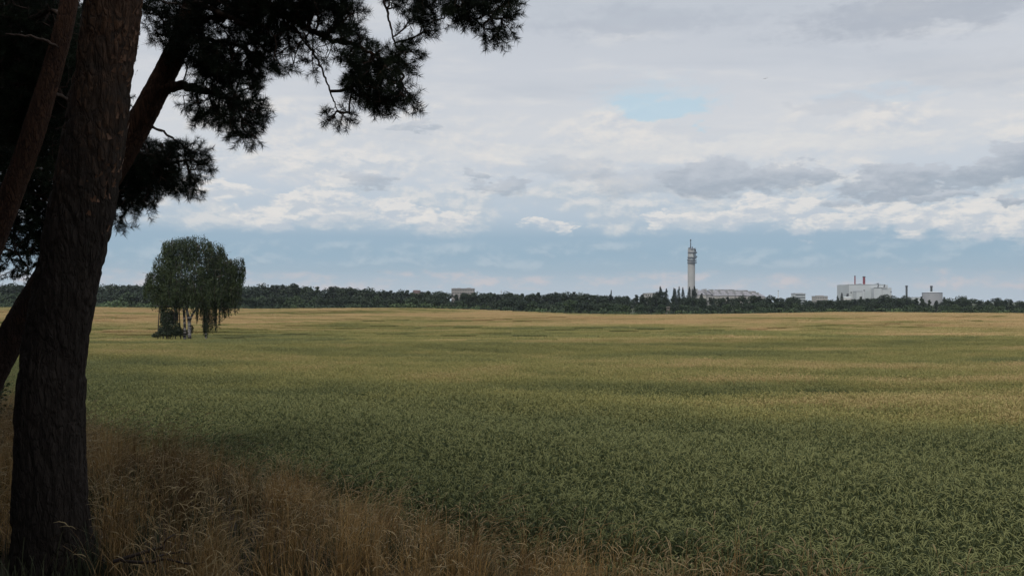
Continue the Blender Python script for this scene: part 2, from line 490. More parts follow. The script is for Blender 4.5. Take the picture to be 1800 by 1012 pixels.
def canopy_z(x, y):
    """height of the crop's top"""
    x = np.asarray(x, float); y = np.asarray(y, float)
    near = np.interp(y, [0, 10, 25, 40, 75, 95, 150, 220], [-.78, -.78, -.92, -1.15, -1.8, -2.1, -2.2, -2.1])
    c = crest_z(x, y)
    k = sstep(120, CREST, y)
    z = near * (1 - k) + c * k
    amp = sstep(18, 70, y) * (1 - sstep(200, 275, y))
    z = z + amp * (.22 * np.sin(x * .045 + y * .06 + 1) + .20 * np.sin(y * .105 - x * .02 + .5) + .12 * np.sin(x * .11 - y * .16)
                   + .05 * np.sin(y * .33 + x * .06 + 1.5 * np.sin(x * .03)))
    z = z - sstep(CREST - 12, CREST + 30, y) * 3.5
    return z


H_CROP = .85


def ground_z(x, y):
    x = np.asarray(x, float); y = np.asarray(y, float)
    f = canopy_z(x, y) - H_CROP
    s = edge_s(x, y)
    k = sstep(-2.2, 1.6, s)
    z = 0.0 * (1 - k) + f * k
    far = sstep(330, 700, y)
    z = z * (1 - far) + (-4.0) * far
    return z + .03 * np.sin(x * 2.1 + y * 1.3) * sstep(2, 0, s)


def build_ground():
    ys = np.concatenate([-np.geomspace(400, 1, 30), np.linspace(0, 30, 121)[1:], np.geomspace(30, 330, 150)[1:], np.geomspace(330, 3000, 50)[1:]])
    u = np.linspace(-1, 1, 241); u = np.sign(u) * np.abs(u) ** 1.3
    X = u[None, :] * (30 + np.abs(ys)[:, None] * 1.4); Y = np.repeat(ys[:, None], len(u), 1)
    Z = ground_z(X, Y)
    v = np.stack([X, Y, Z], -1).reshape(-1, 3)
    n, m_ = len(ys), len(u)
    i = np.arange(n - 1)[:, None] * m_ + np.arange(m_ - 1)[None, :]
    q = np.stack([i, i + 1, i + m_ + 1, i + m_], -1).reshape(-1, 4)
    m, t, b = new_mat('soil')
    g = t.n.new('ShaderNodeNewGeometry'); pos = g.outputs['Position']
    x, y, z = t.sep(pos)
    n1 = t.noise(pos, 3, 6, .65); n2 = t.noise(pos, .02, 5, .6); n3 = t.noise(pos, 30, 3, .6)
    soil = t.mix(t.ss(n1, .3, .7), (.030, .024, .016), (.060, .044, .026))
    litter = t.mix(t.ss(n3, .3, .7), (.035, .025, .017), (.085, .055, .032))
    s = t.m('ADD', t.m('MULTIPLY', x, .69), t.m('MULTIPLY', t.m('SUBTRACT', y, 6.3), .72))
    near = t.mix(t.ss(s, -.5, .8), litter, soil)
    meadow = t.mix(t.ss(n2, .35, .65), (.035, .050, .025), (.07, .075, .035))
    rg = t.n.new('ShaderNodeGroup'); rg.node_tree = RIPE
    under = t.mix(rg.outputs[0], (.085, .095, .035), (.27, .18, .075))
    near = t.mix(t.m('MULTIPLY', t.ss(y, 35, 90), t.ss(s, 1, 3)), near, under)
    c = t.mix(t.ss(y, 290, 320), near, meadow)
    t.l.new(c, b.inputs['Base Color'])
    bp = t.n.new('ShaderNodeBump'); bp.inputs['Distance'].default_value = .05
    t.l.new(n1, bp.inputs['Height']); t.l.new(bp.outputs[0], b.inputs['Normal'])
    o = obj('ground', mesh_from('ground', v, q, m, smooth=True))
    tag(o, kind='structure')


build_ground()


# ------------------------------------------------------------------ scattering by geometry nodes (stuff only)
def scatter(name, pts, rot, scl, idx, sources, label, cat):
    me = bpy.data.meshes.new(name)
    me.vertices.add(len(pts)); me.vertices.foreach_set('co', np.asarray(pts, np.float32).ravel())
    for nm, ty, arr, key in (('rot', 'FLOAT_VECTOR', rot, 'vector'), ('scl', 'FLOAT_VECTOR', scl, 'vector'), ('idx', 'INT', idx, 'value')):
        at = me.attributes.new(nm, ty, 'POINT')
        at.data.foreach_set(key, np.asarray(arr, np.int32 if ty == 'INT' else np.float32).ravel())
    c = bpy.data.collections.new(name + '_sources')
    for i, sm in enumerate(sources):
        so = bpy.data.objects.new('%s_source_%02d' % (name, i), sm); c.objects.link(so)
        for m in sm.materials:
            if m.name not in me.materials: me.materials.append(m)
    gt = bpy.data.node_groups.new(name + '_scatter', 'GeometryNodeTree')
    gt.interface.new_socket('Geometry', in_out='INPUT', socket_type='NodeSocketGeometry')
    gt.interface.new_socket('Geometry', in_out='OUTPUT', socket_type='NodeSocketGeometry')
    n, l = gt.nodes, gt.links
    gi = n.new('NodeGroupInput'); go = n.new('NodeGroupOutput')
    ci = n.new('GeometryNodeCollectionInfo'); ci.inputs['Collection'].default_value = c
    ci.inputs['Separate Children'].default_value = True; ci.inputs['Reset Children'].default_value = True
    iop = n.new('GeometryNodeInstanceOnPoints')
    iop.inputs['Pick Instance'].default_value = True
    m2p = n.new('GeometryNodeMeshToPoints'); l.new(gi.outputs[0], m2p.inputs[0])
    l.new(m2p.outputs[0], iop.inputs['Points']); l.new(ci.outputs[0], iop.inputs['Instance'])
    def attr(nm, ty):
        a_ = n.new('GeometryNodeInputNamedAttribute'); a_.data_type = ty; a_.inputs['Name'].default_value = nm
        return [o for o in a_.outputs if o.enabled and o.name == 'Attribute'][0]
    l.new(attr('idx', 'INT'), iop.inputs['Instance Index'])
    l.new(attr('rot', 'FLOAT_VECTOR'), iop.inputs['Rotation'])
    l.new(attr('scl', 'FLOAT_VECTOR'), iop.inputs['Scale'])
    l.new(iop.outputs[0], go.inputs[0])
    o = obj(name, me)
    md = o.modifiers.new('scatter', 'NODES'); md.node_group = gt
    tag(o, label, cat, kind='stuff')
    return o


def ribbon(paths, widths, side):
    """paths (n,k,3), widths (k,) or (n,k), side (n,3) -> verts, quads"""
    n, k, _ = paths.shape
    w = np.broadcast_to(widths, (n, k))[..., None] * side[:, None, :] * .5
    v = np.stack([paths - w, paths + w], 2).reshape(-1, 3)
    b = (np.arange(n)[:, None] * k + np.arange(k - 1)[None, :]) * 2
    q = np.stack([b, b + 1, b + 3, b + 2], -1).reshape(-1, 4)
    return v, q


def prism(paths, rad, sides, seg=3):
    """tube of seg sides along paths (n,k,3); sides (n,3) is one radial direction"""
    n, k, _ = paths.shape
    t = np.gradient(paths, axis=1); t /= np.linalg.norm(t, axis=2)[..., None] + 1e-9
    u = np.broadcast_to(sides[:, None, :], t.shape); w = np.cross(t, u)
    th = np.linspace(0, 2 * PI, seg, endpoint=False)
    r = np.broadcast_to(rad, (n, k))[..., None, None]
    v = paths[:, :, None, :] + r * (np.cos(th)[None, None, :, None] * u[:, :, None, :] + np.sin(th)[None, None, :, None] * w[:, :, None, :])
    v = v.reshape(-1, 3)
    b = (np.arange(n)[:, None] * k + np.arange(k - 1)[None, :])[..., None] * seg
    kk = np.arange(seg)[None, None, :]; k2 = (kk + 1) % seg
    q = np.stack([b + kk, b + k2, b + seg + k2, b + seg + kk], -1).reshape(-1, 4)
    return v, q


def wheat_tile(name, size, n, lod, fat=1.0):
    r = RNG
    gx = int(math.ceil(math.sqrt(n)))
    cell = size / gx
    ii = np.arange(n)
    bx = ((ii % gx) + r.random(n)) * cell - size / 2; by = ((ii // gx) + r.random(n)) * cell - size / 2
    h = H_CROP * (.93 + (.09 if lod < 2 else .05) * r.standard_normal(n)).clip(.6, 1.12) - .03
    ph = r.random(n) * 2 * PI
    d = np.stack([np.cos(ph), np.sin(ph), np.zeros(n)], 1)
    side = np.stack([-np.sin(ph), np.cos(ph), np.zeros(n)], 1)
    up = np.array([0, 0, 1.0])
    base = np.stack([bx, by, np.zeros(n)], 1)
    lean = r.random(n) * .10
    ks = [0, .45, .8, 1] if lod == 0 else ([.4, 1] if lod == 1 else [.7, 1])
    stem = np.stack([base + up * (h * k)[:, None] + d * (lean * k * k)[:, None] for k in ks], 1)
    V, Q, MI = [], [], []
    off = 0
    def push(v, q, m):
        nonlocal off
        V.append(v); Q.append(q + off); MI.append(np.full(len(q), m)); off += len(v)
    push(*ribbon(stem, .0045 * fat, side), 1)
    # nodding ear: an arc from the stem's top
    L = (.060 + .030 * r.random(n)) * (1 if lod < 2 else 1.5)
    bend = .5 + 1.9 * r.random(n)          # end angle from the vertical
    m = 5 if lod == 0 else 3
    pts = [stem[:, -1]]
    for j in range(1, m):
        ang = bend * (.25 + .75 * j / (m - 1))
        pts.append(pts[-1] + (np.cos(ang)[:, None] * up + np.sin(ang)[:, None] * d) * (L / (m - 1))[:, None])
    ear = np.stack(pts, 1)
    rad = (np.array([.0025, .0052, .0056, .0046, .0012]) if lod == 0 else np.array([.0035, .006, .002])) * fat
    push(*prism(ear, rad, side, 4 if lod == 0 else 3), 0)
    if lod == 0:   # awns
        for s_ in (-1, 1):
            tip = ear[:, -1] + (ear[:, -1] - ear[:, -2]) * 1.3 + side * (s_ * .012)
            push(*ribbon(np.stack([ear[:, 2], tip], 1), np.array([.0022, .0005]), side), 0)
    # leaves
    for q_ in range(3 if lod == 0 else (2 if lod == 1 else 1)):
        ph2 = r.random(n) * 2 * PI
        d2 = np.stack([np.cos(ph2), np.sin(ph2), np.zeros(n)], 1); s2 = np.stack([-np.sin(ph2), np.cos(ph2), np.zeros(n)], 1)
        k0 = (.86, .62, .4)[q_]
        st = base + up * (h * k0)[:, None] + d * (lean * k0 * k0)[:, None]
        LL = (.085 + .085 * r.random(n)) * (1 if lod < 2 else 1.3)
        k1 = np.stack([st, st + up * (LL * .5)[:, None] + d2 * (LL * .35)[:, None],
                       st + up * (LL * (.55 - .3 * r.random(n)))[:, None] + d2 * (LL * .85)[:, None],
                       st + up * (LL * (.2 - .7 * r.random(n)))[:, None] + d2 * (LL * 1.15)[:, None]], 1)
        if lod: k1 = k1[:, [0, 2, 3]]; w = np.array([.007, .010, .002]) * fat
        else: w = np.array([.005, .0085, .007, .001])
        push(*ribbon(k1, w, s2), 1)
    return mesh_from(name, np.concatenate(V), np.concatenate(Q), [M_EAR, M_LEAF], np.concatenate(MI))


def tiles(size, y0, y1, half=0.66, extra=2.5):
    ny = np.arange(math.floor(y0 / size), math.ceil(y1 / size))
    out = []
    for j in ny:
        y = (j + .5) * size
        w = half * y + extra
        ni = np.arange(math.floor(-w / size), math.ceil(w / size))
        out.append(np.stack([(ni + .5) * size, np.full(len(ni), y)], 1))
    return np.concatenate(out)


def crop_layer(name, size, y0, y1, nper, lod, nvar, fat, label, smin=.35):
    p = tiles(size, y0, y1)
    s = edge_s(p[:, 0], p[:, 1])
    keep = s > smin
    # bare spot round the birch
    keep &= ((p[:, 0] - BX) / 5.2) ** 2 + ((p[:, 1] - BY) / 2.2) ** 2 > 1
    p = p[keep]; s = s[keep]
    z = ground_z(p[:, 0], p[:, 1])
    n = len(p)
    rot = np.zeros((n, 3)); rot[:, 2] = RNG.integers(0, 4, n) * PI / 2
    hs = .95 + .10 * RNG.random(n) + .05 * np.sin(p[:, 0] * .7 + p[:, 1] * .9)
    # trampled wheel track near the field edge
    tr = np.exp(-((s - 1.35 - .15 * np.sin(p[:, 0] * .8)) / .42) ** 2) * (p[:, 1] < 26)
    tr2 = np.exp(-((p[:, 1] - 24.5 - .10 * p[:, 0] + .5 * np.sin(p[:, 0] * .3)) / .8) ** 2) * sstep(2, 7, p[:, 0])
    hs = hs * (.58 + .42 * sstep(.3, 1.9, s))
    hs = hs * (1 - .60 * tr * (1 if lod == 0 else 0)) * (1 - .28 * tr2)
    scl = np.stack([np.ones(n), np.ones(n), hs], 1)
    src = [wheat_tile('%s_%d' % (name, i), size, nper, lod, fat) for i in range(nvar)]
    scatter(name, np.column_stack([p, z]), rot, scl, RNG.integers(0, nvar, n), src, label, 'wheat')


BX, BY = (343 - 900) / F * 89, 89.0
crop_layer('wheat_foreground', .5, 5.0, 24, 125, 0, 8, 1.0, 'dark green nodding wheat nearest the dry grass bank')
crop_layer('wheat_midfield', 1.0, 24, 72, 460, 1, 6, .9, 'yellowing green wheat in the middle of the field')
crop_layer('wheat_far_field', 4.0, 72, 296, 2600, 2, 5, 1.9, 'golden ripe wheat on the far rise of the field')


def grass_tile(name, n, size, kind):
    """kind 0: tall dry bent stalks with panicles, 1: short green blades, 2: pale wild oat"""
    r = RNG
    c = r.random((max(3, n // 16), 2)) * size - size / 2
    which = r.integers(0, len(c), n)
    b2 = c[which] + r.standard_normal((n, 2)) * (.035 if kind != 1 else .09)
    base = np.column_stack([b2, np.zeros(n)])
    ph = r.random(n) * 2 * PI
    ph = np.where(r.random(n) < .55, .5 + .6 * r.standard_normal(n), ph)
    d = np.stack([np.cos(ph), np.sin(ph), np.zeros(n)], 1); side = np.stack([-np.sin(ph), np.cos(ph), np.zeros(n)], 1)
    h = {0: .62 + .16 * r.standard_normal(n), 1: .26 + .08 * r.standard_normal(n), 2: .72 + .12 * r.standard_normal(n)}[kind].clip(.12, 1.0)
    lean = (.06 + .20 * r.random(n)) * h
    up = np.array([0, 0, 1.0])
    ks = np.array([0, .35, .65, .88, 1.0])
    path = np.stack([base + up * (h * (k - .12 * k ** 4))[:, None] + d * (lean * k ** 2.2)[:, None] for k in ks], 1)
    V, Q, MI = [], [], []; off = 0
    def push(v, q, m):
        nonlocal off
        V.append(v); Q.append(q + off); MI.append(np.full(len(q), m)); off += len(v)
    w = np.array([.0028, .0026, .0022, .0018, .001]) * (1.0 if kind != 1 else 1.8)
    push(*ribbon(path, w, side), 0)
    if kind != 1:   # bending seed head
        m = r.random(n) < (.8 if kind == 2 else .55)
        tip = path[m][:, -1]; dd = d[m]; ss_ = side[m]; L = (.035 + .04 * r.random(len(tip)))
        pts = [tip]
        for j in range(1, 4):
            an = .25 + .42 * j + .35 * r.random(len(tip))
            pts.append(pts[-1] + (np.cos(an)[:, None] * up + np.sin(an)[:, None] * dd) * (L / 2.2)[:, None])
        push(*prism(np.stack(pts, 1), np.array([.0012, .0030, .0028, .001]), ss_, 3), 1)
        # basal blades
        nb = n // 2
        k = r.integers(0, n, nb); ph2 = r.random(nb) * 2 * PI
        d2 = np.stack([np.cos(ph2), np.sin(ph2), np.zeros(nb)], 1); s2 = np.stack([-np.sin(ph2), np.cos(ph2), np.zeros(nb)], 1)
        hb = .25 + .2 * r.random(nb)
        hb = hb * 1.1
        bl = np.stack([base[k], base[k] + up * (hb * .6)[:, None] + d2 * (hb * .2)[:, None], base[k] + up * (hb * .85)[:, None] + d2 * (hb * .55)[:, None],
                       base[k] + up * (hb * (.7 - .4 * r.random(nb)))[:, None] + d2 * (hb * .9)[:, None]], 1)
        push(*ribbon(bl, np.array([.003, .004, .003, .001]), s2), 0)
    ma = {0: [M_DRY, M_DRY2], 1: [M_GRASS, M_GRASS], 2: [M_DRY2, M_DRY2]}[kind]
    return mesh_from(name, np.concatenate(V), np.concatenate(Q), ma, np.concatenate(MI))


def grass_layer():
    p = tiles(.5, 2.5, 42, .66, 2.0)
    p = p + RNG.uniform(-.12, .12, p.shape)
    s = edge_s(p[:, 0], p[:, 1])
    def go(name, keep, kind, nper, nvar, hs, label, cat):
        q = p[keep]; n = len(q)
        rot = np.zeros((n, 3)); rot[:, 2] = RNG.random(n) * 2 * PI if kind else RNG.normal(0, .5, n)
        hh = hs[keep]
        scl = np.stack([np.ones(n), np.ones(n), hh], 1)
        src = [grass_tile('%s_%d' % (name, i), nper, .62, kind) for i in range(nvar)]
        scatter(name, np.column_stack([q, ground_z(q[:, 0], q[:, 1])]), rot, scl, RNG.integers(0, nvar, n), src, label, cat)
    n = len(p)
    patch = np.sin(p[:, 0] * 1.7 + 1.3) * np.sin(p[:, 1] * 1.3 + p[:, 0] * .6)
    patch2 = np.sin(p[:, 0] * 3.1 + p[:, 1] * 1.9) * np.sin(p[:, 1] * 2.7 - p[:, 0] * 1.3 + 2)
    hs = .62 + .16 * patch + .26 * RNG.random(n)
    near_trunk = (np.hypot(p[:, 0] + 2.77, p[:, 1] - 5.2) < .5) | ((p[:, 1] < 5.3) & (p[:, 0] / p[:, 1] < -.46)) | (p[:, 1] < 3.6)
    go('dry_grass', (s > -4.5) & (s < 1.0) & ~near_trunk & (RNG.random(n) < .92 * (patch2 > -.22) + .15), 0, 170, 7, hs * .92, 'tall rust brown dry grass along the field edge', 'grass')
    go('wild_oats', (s > -3.5) & (s < 1.3) & ~near_trunk & (RNG.random(n) < .33), 2, 22, 5, hs * 1.02, 'pale bent seed heads rising among the brown grass', 'grass')
    go('green_grass', (s < .6) & (p[:, 1] > 3.0), 1, 150, 5, hs, 'low dark green grass under the pines', 'grass')


grass_layer()


# ------------------------------------------------------------------ pines in the foreground
def trunk_tube(path, rad, seg, bark=.0, scale=1.0, flare=0.0):
    """trunk with bark plates raised in the mesh itself"""
    v, q = tube_arrays(path, rad, seg)
    if bark:
        n = len(path)
        ctr = np.repeat(path, seg, 0); d = v - ctr; ln = np.linalg.norm(d, axis=1)[:, None]; d = d / ln
        disp = np.empty(len(v))
        for i, p in enumerate(v):
            a_ = Vector((p[0] * 15 * scale, p[1] * 15 * scale, p[2] * 4.2 * scale))
            w = mnoise.noise_vector(a_ * .8) * .9
            dist, _ = mnoise.voronoi(a_ + w)
            e_ = min(1.0, (dist[1] - dist[0]) * 3.2)
            lo = mnoise.noise(Vector((p[0] * 2.2, p[1] * 2.2, p[2] * 1.1)))
            fi = mnoise.noise(Vector((p[0] * 60, p[1] * 60, p[2] * 22)))
            disp[i] = bark * (e_ - .5 + .35 * fi) + .022 * lo * (ln[i, 0] / .2)
        v = v + d * disp[:, None]
    return v, q


def grow(seeds, targets, sag=.02):
    """connect targets to the seeds by a twiggy tree -> nodes, parent index, n_seed"""
    nodes = [np.asarray(s, float) for s in seeds]; par = [-1] * len(nodes); cost = [0.0] * len(nodes)
    c0 = np.array(nodes)
    dmin = np.array([np.min(np.linalg.norm(c0 - t, axis=1)) for t in targets])
    A = np.zeros((len(nodes) + len(targets), 3)); C = np.zeros(len(A)); A[:len(nodes)] = c0; k = len(nodes)
    for i in np.argsort(dmin):
        t = targets[i]
        d = np.linalg.norm(A[:k] - t, axis=1)
        j = int(np.argmin(d + .35 * C[:k]))
        A[k] = t; C[k] = C[j] + d[j]; par.append(j); k += 1
    return A[:k], np.array(par), len(c0)


def twig_mesh(mb, A, par, ns, r0=.0028, rmax=.03):
    cnt = np.ones(len(A))
    for i in range(len(A) - 1, ns - 1, -1): cnt[par[i]] += cnt[i]
    for i in range(ns, len(A)):
        j = par[i]; a_ = A[j]; b = A[i]; L = np.linalg.norm(b - a_)
        if L < 1e-4: continue
        ra = min(r0 * min(cnt[j], cnt[i] * 2.0) ** .42, rmax); rb = min(r0 * cnt[i] ** .42, rmax)
        mid = (a_ + b) / 2 + RNG.normal(0, .06 * L, 3) + np.array([0, 0, -.04 * L])
        mb.tube([a_, mid, b], [ra, (ra + rb) / 2, rb], 4 if ra > .006 else 3)
    return cnt


def needles(pos, dirs, n_per, L, w, shoot):
    """needles round each shoot -> verts, tris"""
    N = len(pos)
    dirs = dirs / (np.linalg.norm(dirs, axis=1)[:, None] + 1e-9)
    t = RNG.random((N, n_per)) ** .8
    base_ = pos[:, None] + dirs[:, None] * (t * shoot)[..., None]
    rnd = RNG.standard_normal((N, n_per, 3))
    rad = rnd - (rnd * dirs[:, None]).sum(-1, keepdims=True) * dirs[:, None]
    rad /= np.linalg.norm(rad, axis=-1, keepdims=True) + 1e-9
    nd = rad + dirs[:, None] * RNG.uniform(.25, 1.1, (N, n_per, 1))
    nd /= np.linalg.norm(nd, axis=-1, keepdims=True)
    s = np.cross(nd, RNG.standard_normal((N, n_per, 3))); s /= np.linalg.norm(s, axis=-1, keepdims=True) + 1e-9
    ll = L * RNG.uniform(.75, 1.15, (N, n_per, 1))
    v = np.stack([base_ - s * w / 2, base_ + s * w / 2, base_ + nd * ll], 2).reshape(-1, 3)
    return v, np.arange(len(v)).reshape(-1, 3)


def ell_points(c, r, n, hollow=0.0):
    d = RNG.standard_normal((n, 3)); d /= np.linalg.norm(d, axis=1)[:, None]
    rr = RNG.random(n) ** (1 / 3)
    if hollow: rr = hollow + (1 - hollow) * rr
    return np.asarray(c) + d * rr[:, None] * np.asarray(r)


def blob_targets(blobs, density):
    """blobs (px, py, rx, ry, d, rd[, dens]) in photograph pixels at distance d"""
    out = []
    for b in blobs:
        px, py, rx, ry, d, rd = b[:6]; dn = b[6] if len(b) > 6 else 1
        r = np.array((rx / F * d, rd, ry / F * d)) * .95
        vol = 4.19 * r[0] * r[1] * r[2]
        n = max(6, int(vol * density * dn * 2.3))
        out.append(ell_points(P(px, py, d), r, n))
    return np.concatenate(out)


def pine(label, base_px, trunk, radii_px, limbs, groups, bark_m, seg=40, rings=220, bark=.006, barkscale=1.0, group=None, wide=.0032, nper=64, flakes=False):
    """trunk: (px,py,d) list from base to top; limbs: [(pts, r0, r1)]; groups: [(limb indices or None, blobs, density)]"""
    b = P(*base_px); b[2] = float(ground_z(b[0], b[1])) - .02
    root = thing('pine_tree', label, 'tree', b, group)
    tp = [b] + [P(*q) for q in trunk]
    path = smooth_path(tp, rings)
    ts = np.linspace(0, len(tp) - 1, rings)
    rr = np.interp(ts, range(len(tp)), radii_px)
    v, q = trunk_tube(path, rr, seg, bark, barkscale)
    mb = MB(); mb.add(v, q)
    mats = [bark_m]
    if flakes:
        mats.append(M_FLAKE)
        for k in range(90):
            i = int(RNG.uniform(.40, .69) * rings); c0 = path[i]
            an = random.gauss(.15, .5); out = np.array((math.cos(an), -math.sin(an), 0)); c = c0 + out * (rr[i] + .004)
            up = np.array((random.gauss(0, .25), 0, 1.0)); sd = np.cross(out, up); h = random.uniform(.006, .02); w = random.uniform(.006, .016); o_ = random.uniform(.002, .016)
            mb.add([c - sd * w - up * h, c + sd * w - up * h, c + sd * w * .6 + out * o_ * .5, c - sd * w * .7 + out * o_ * .4, c + sd * w * .4 + up * h + out * o_, c - sd * w * .3 + up * h * .8 + out * o_ * 1.2], [[0, 1, 2, 3], [3, 2, 4, 5]], m=1)
    tr = mb.part('trunk', mats, root, smooth=True)
    limb_pts = []
    for (pts, r0, r1) in limbs:
        lp = smooth_path([P(*z) for z in pts], 8 * len(pts))
        lp[1:-1] += RNG.normal(0, .006, lp[1:-1].shape)
        rad = np.linspace(r0, r1, len(lp)) * (1 + .08 * np.sin(np.arange(len(lp)) * 1.3))
        lb = MB(); lb.tube(lp, rad, 12 if r0 > .02 else 8)
        end = lp[-1]; lb.add([end + (0, 0, 0)], [])
        lb.part('limb', bark_m if r0 > .03 else M_TWIG, root, smooth=True)
        limb_pts.append(lp)
    tw = MB(); NV, NF, off = [], [], 0
    for (idx, blobs, dens) in groups:
        T = blob_targets(blobs, dens)
        seeds = np.concatenate([limb_pts[i][len(limb_pts[i]) // 3:] for i in idx]) if idx else path[-rings // 3::6]
        A, par, ns = grow(seeds, T)
        twig_mesh(tw, A, par, ns)
        pos = A[ns:]; dr = pos - A[par[ns:]]
        dr = dr / (np.linalg.norm(dr, axis=1)[:, None] + 1e-6) + RNG.normal(0, .45, dr.shape) + np.array([0, 0, .05])
        v, f = needles(pos, dr, nper, .062, wide, .10)
        NV.append(v); NF.append(f + off); off += len(v)
        # shoots along the outer part of each twig too
        mid = (A[ns:] * .55 + A[par[ns:]] * .45)
        v, f = needles(mid, dr, nper // 2, .058, wide, .09)
        NV.append(v); NF.append(f + off); off += len(v)
    twigs = tw.part('branches', M_TWIG, root)
    L = np.array(root.location)
    cr_ = obj('crown', mesh_from('crown', np.concatenate(NV) - L, np.concatenate(NF), M_NEEDLE), root)
    return root


# the big pine at the left edge
main_tr = [(92, 940, 5.2), (89, 800, 5.2), (94, 640, 5.2), (115, 500, 5.2), (140, 390, 5.2), (164, 260, 5.2), (184, 130, 5.22), (200, 0, 5.25), (214, -200, 5.3), (220, -500, 5.4), (224, -900, 5.5), (222, -1500, 5.6)]
px2m = 5.2 / F
main_r = [w * px2m for w in (74, 60, 56, 53, 50, 49, 50, 48, 47, 42, 36, 28, 14)]
pine('big grey barked pine trunk standing nearest at the left edge', (100, 1016, 5.2), main_tr, main_r,
     [([(222, -420, 5.35), (330, -520, 5.2), (480, -560, 4.9), (640, -540, 4.6)], .06, .02),
      ([(222, -700, 5.4), (60, -850, 5.2), (-200, -880, 4.9), (-500, -820, 4.5)], .05, .02),
      ([(222, -900, 5.4), (360, -1000, 4.6), (500, -1050, 3.6), (600, -1040, 2.6)], .05, .02)],
     [([0], [(480, -520, 4.9, 240, 110, .8, .5), (640, -560, 4.5, 160, 90, .7, .5)], 330),  # crown clusters out of view, added to shade the foreground
      ([1], [(-200, -860, 4.9, 330, 150, 1.0, .35)], 300),
      ([2], [(500, -1040, 3.4, 400, 250, 1.0, .35)], 300)],
     M_BARK_BIG, seg=150, rings=620, bark=.012, flakes=True)

# the leaning pine behind it, whose boughs hang into the picture
T2 = 7.3
p2m = T2 / F
lean_tr = [(0, 628, T2), (100, 462, T2), (215, 268, T2), (272, 165, T2), (318, 70, T2), (342, 0, T2), (360, -120, T2), (362, -280, T2), (350, -460, T2)]
lean_r = [w * p2m for w in (34, 26, 23, 22, 20, 18, 18, 17, 13, 9, 4)]
lean_r = lean_r[:len(lean_tr) + 1]
B_B = [(405, 110, 62, 55, 7.1, .38), (345, 85, 45, 45, 7.2, .35), (372, 185, 48, 40, 7.1, .35), (425, 200, 42, 40, 7.0, .33), (430, 238, 30, 18, 7.0, .2), (452, 150, 20, 20, 7.0, .2), (455, 95, 26, 36, 7.0, .3)]
B_C = [(255, 288, 60, 50, 7.9, .45), (322, 272, 40, 28, 7.9, .35), (312, 318, 44, 28, 7.9, .35), (235, 345, 40, 34, 7.9, .35), (214, 388, 20, 18, 7.9, .2), (350, 290, 20, 20, 7.9, .2), (200, 300, 60, 60, 8.1, .4)]
B_D = [(300, 25, 55, 55, 7.3, .4), (395, 15, 75, 40, 7.1, .45), (480, 35, 55, 55, 6.9, .4), (498, 105, 30, 28, 6.9, .25, .8), (470, 0, 110, 45, 6.9, .5), (560, 10, 70, 45, 6.8, .4), (610, 40, 40, 34, 6.8, .3),
       (590, -60, 120, 40, 6.8, .5), (545, 90, 40, 40, 6.8, .3, .35)]
B_D2 = [(645, 112, 48, 36, 6.7, .32), (690, 150, 30, 42, 6.7, .3), (640, 155, 38, 34, 6.7, .3), (710, 100, 30, 26, 6.7, .25), (712, 178, 20, 22, 6.7, .2), (595, 205, 32, 16, 6.8, .22, .8), (612, 75, 44, 26, 6.7, .3, .5), (665, 180, 28, 20, 6.7, .2)]
B_E = [(700, -10, 34, 34, 6.7, .3, .6), (745, 20, 26, 36, 6.6, .28), (752, 55, 16, 14, 6.6, .15), (715, 60, 20, 26, 6.6, .2, .35), (830, 5, 60, 30, 6.5, .35), (872, 38, 34, 34, 6.5, .28), (868, 66, 24, 14, 6.5, .18), (815, 28, 40, 14, 6.5, .25, .7),
       (780, -40, 90, 36, 6.6, .4), (885, 0, 26, 20, 6.5, .25)]
pine('red barked pine leaning right behind the big trunk, boughs over the field', (-130, 870, T2), lean_tr, lean_r,
     [([(284, 160, 7.28), (318, 152, 7.2), (360, 160, 7.1), (410, 175, 7.05)], .05, .015),
      ([(316, 75, 7.25), (370, 70, 7.1), (430, 85, 7.0)], .03, .01),
      ([(205, 285, 7.35), (240, 270, 7.6), (300, 285, 7.9), (335, 280, 7.9)], .03, .008),
      ([(225, 262, 7.4), (262, 224, 7.6), (300, 240, 7.85), (330, 262, 7.9)], .018, .006),
      ([(344, 0, 7.25), (420, -10, 7.0), (500, 25, 6.9), (560, 60, 6.8), (620, 80, 6.7), (665, 100, 6.7)], .045, .010),
      ([(356, -80, 7.2), (500, -80, 6.9), (640, -60, 6.7), (740, -30, 6.6), (830, 5, 6.5), (865, 30, 6.5)], .045, .008),
      ([(515, 45, 6.85), (545, 85, 6.8), (570, 130, 6.8), (585, 175, 6.8), (592, 195, 6.8)], .012, .004),
      ([(662, -50, 6.7), (680, 20, 6.7), (692, 70, 6.7), (700, 95, 6.7)], .012, .004),
      ([(330, -5, 7.2), (385, 22, 6.9), (420, 38, 6.8), (446, 52, 6.75)], .022, .016)],
     [([0, 1], B_B, 950), ([2, 3], B_C, 850), ([4], B_D, 700), ([4, 6, 7], B_D2, 1150), ([5, 7], B_E, 1050),
      ([5], [(500, -230, 6.8, 250, 110, .8, .5)], 200)] if False else
     [([0, 1], B_B, 950), ([2, 3], B_C, 850), ([4], B_D, 700), ([4, 6, 7], B_D2, 1150), ([5, 7], B_E, 1050)],
     M_BARK_RED, seg=72, rings=360, bark=.005, barkscale=1.5)

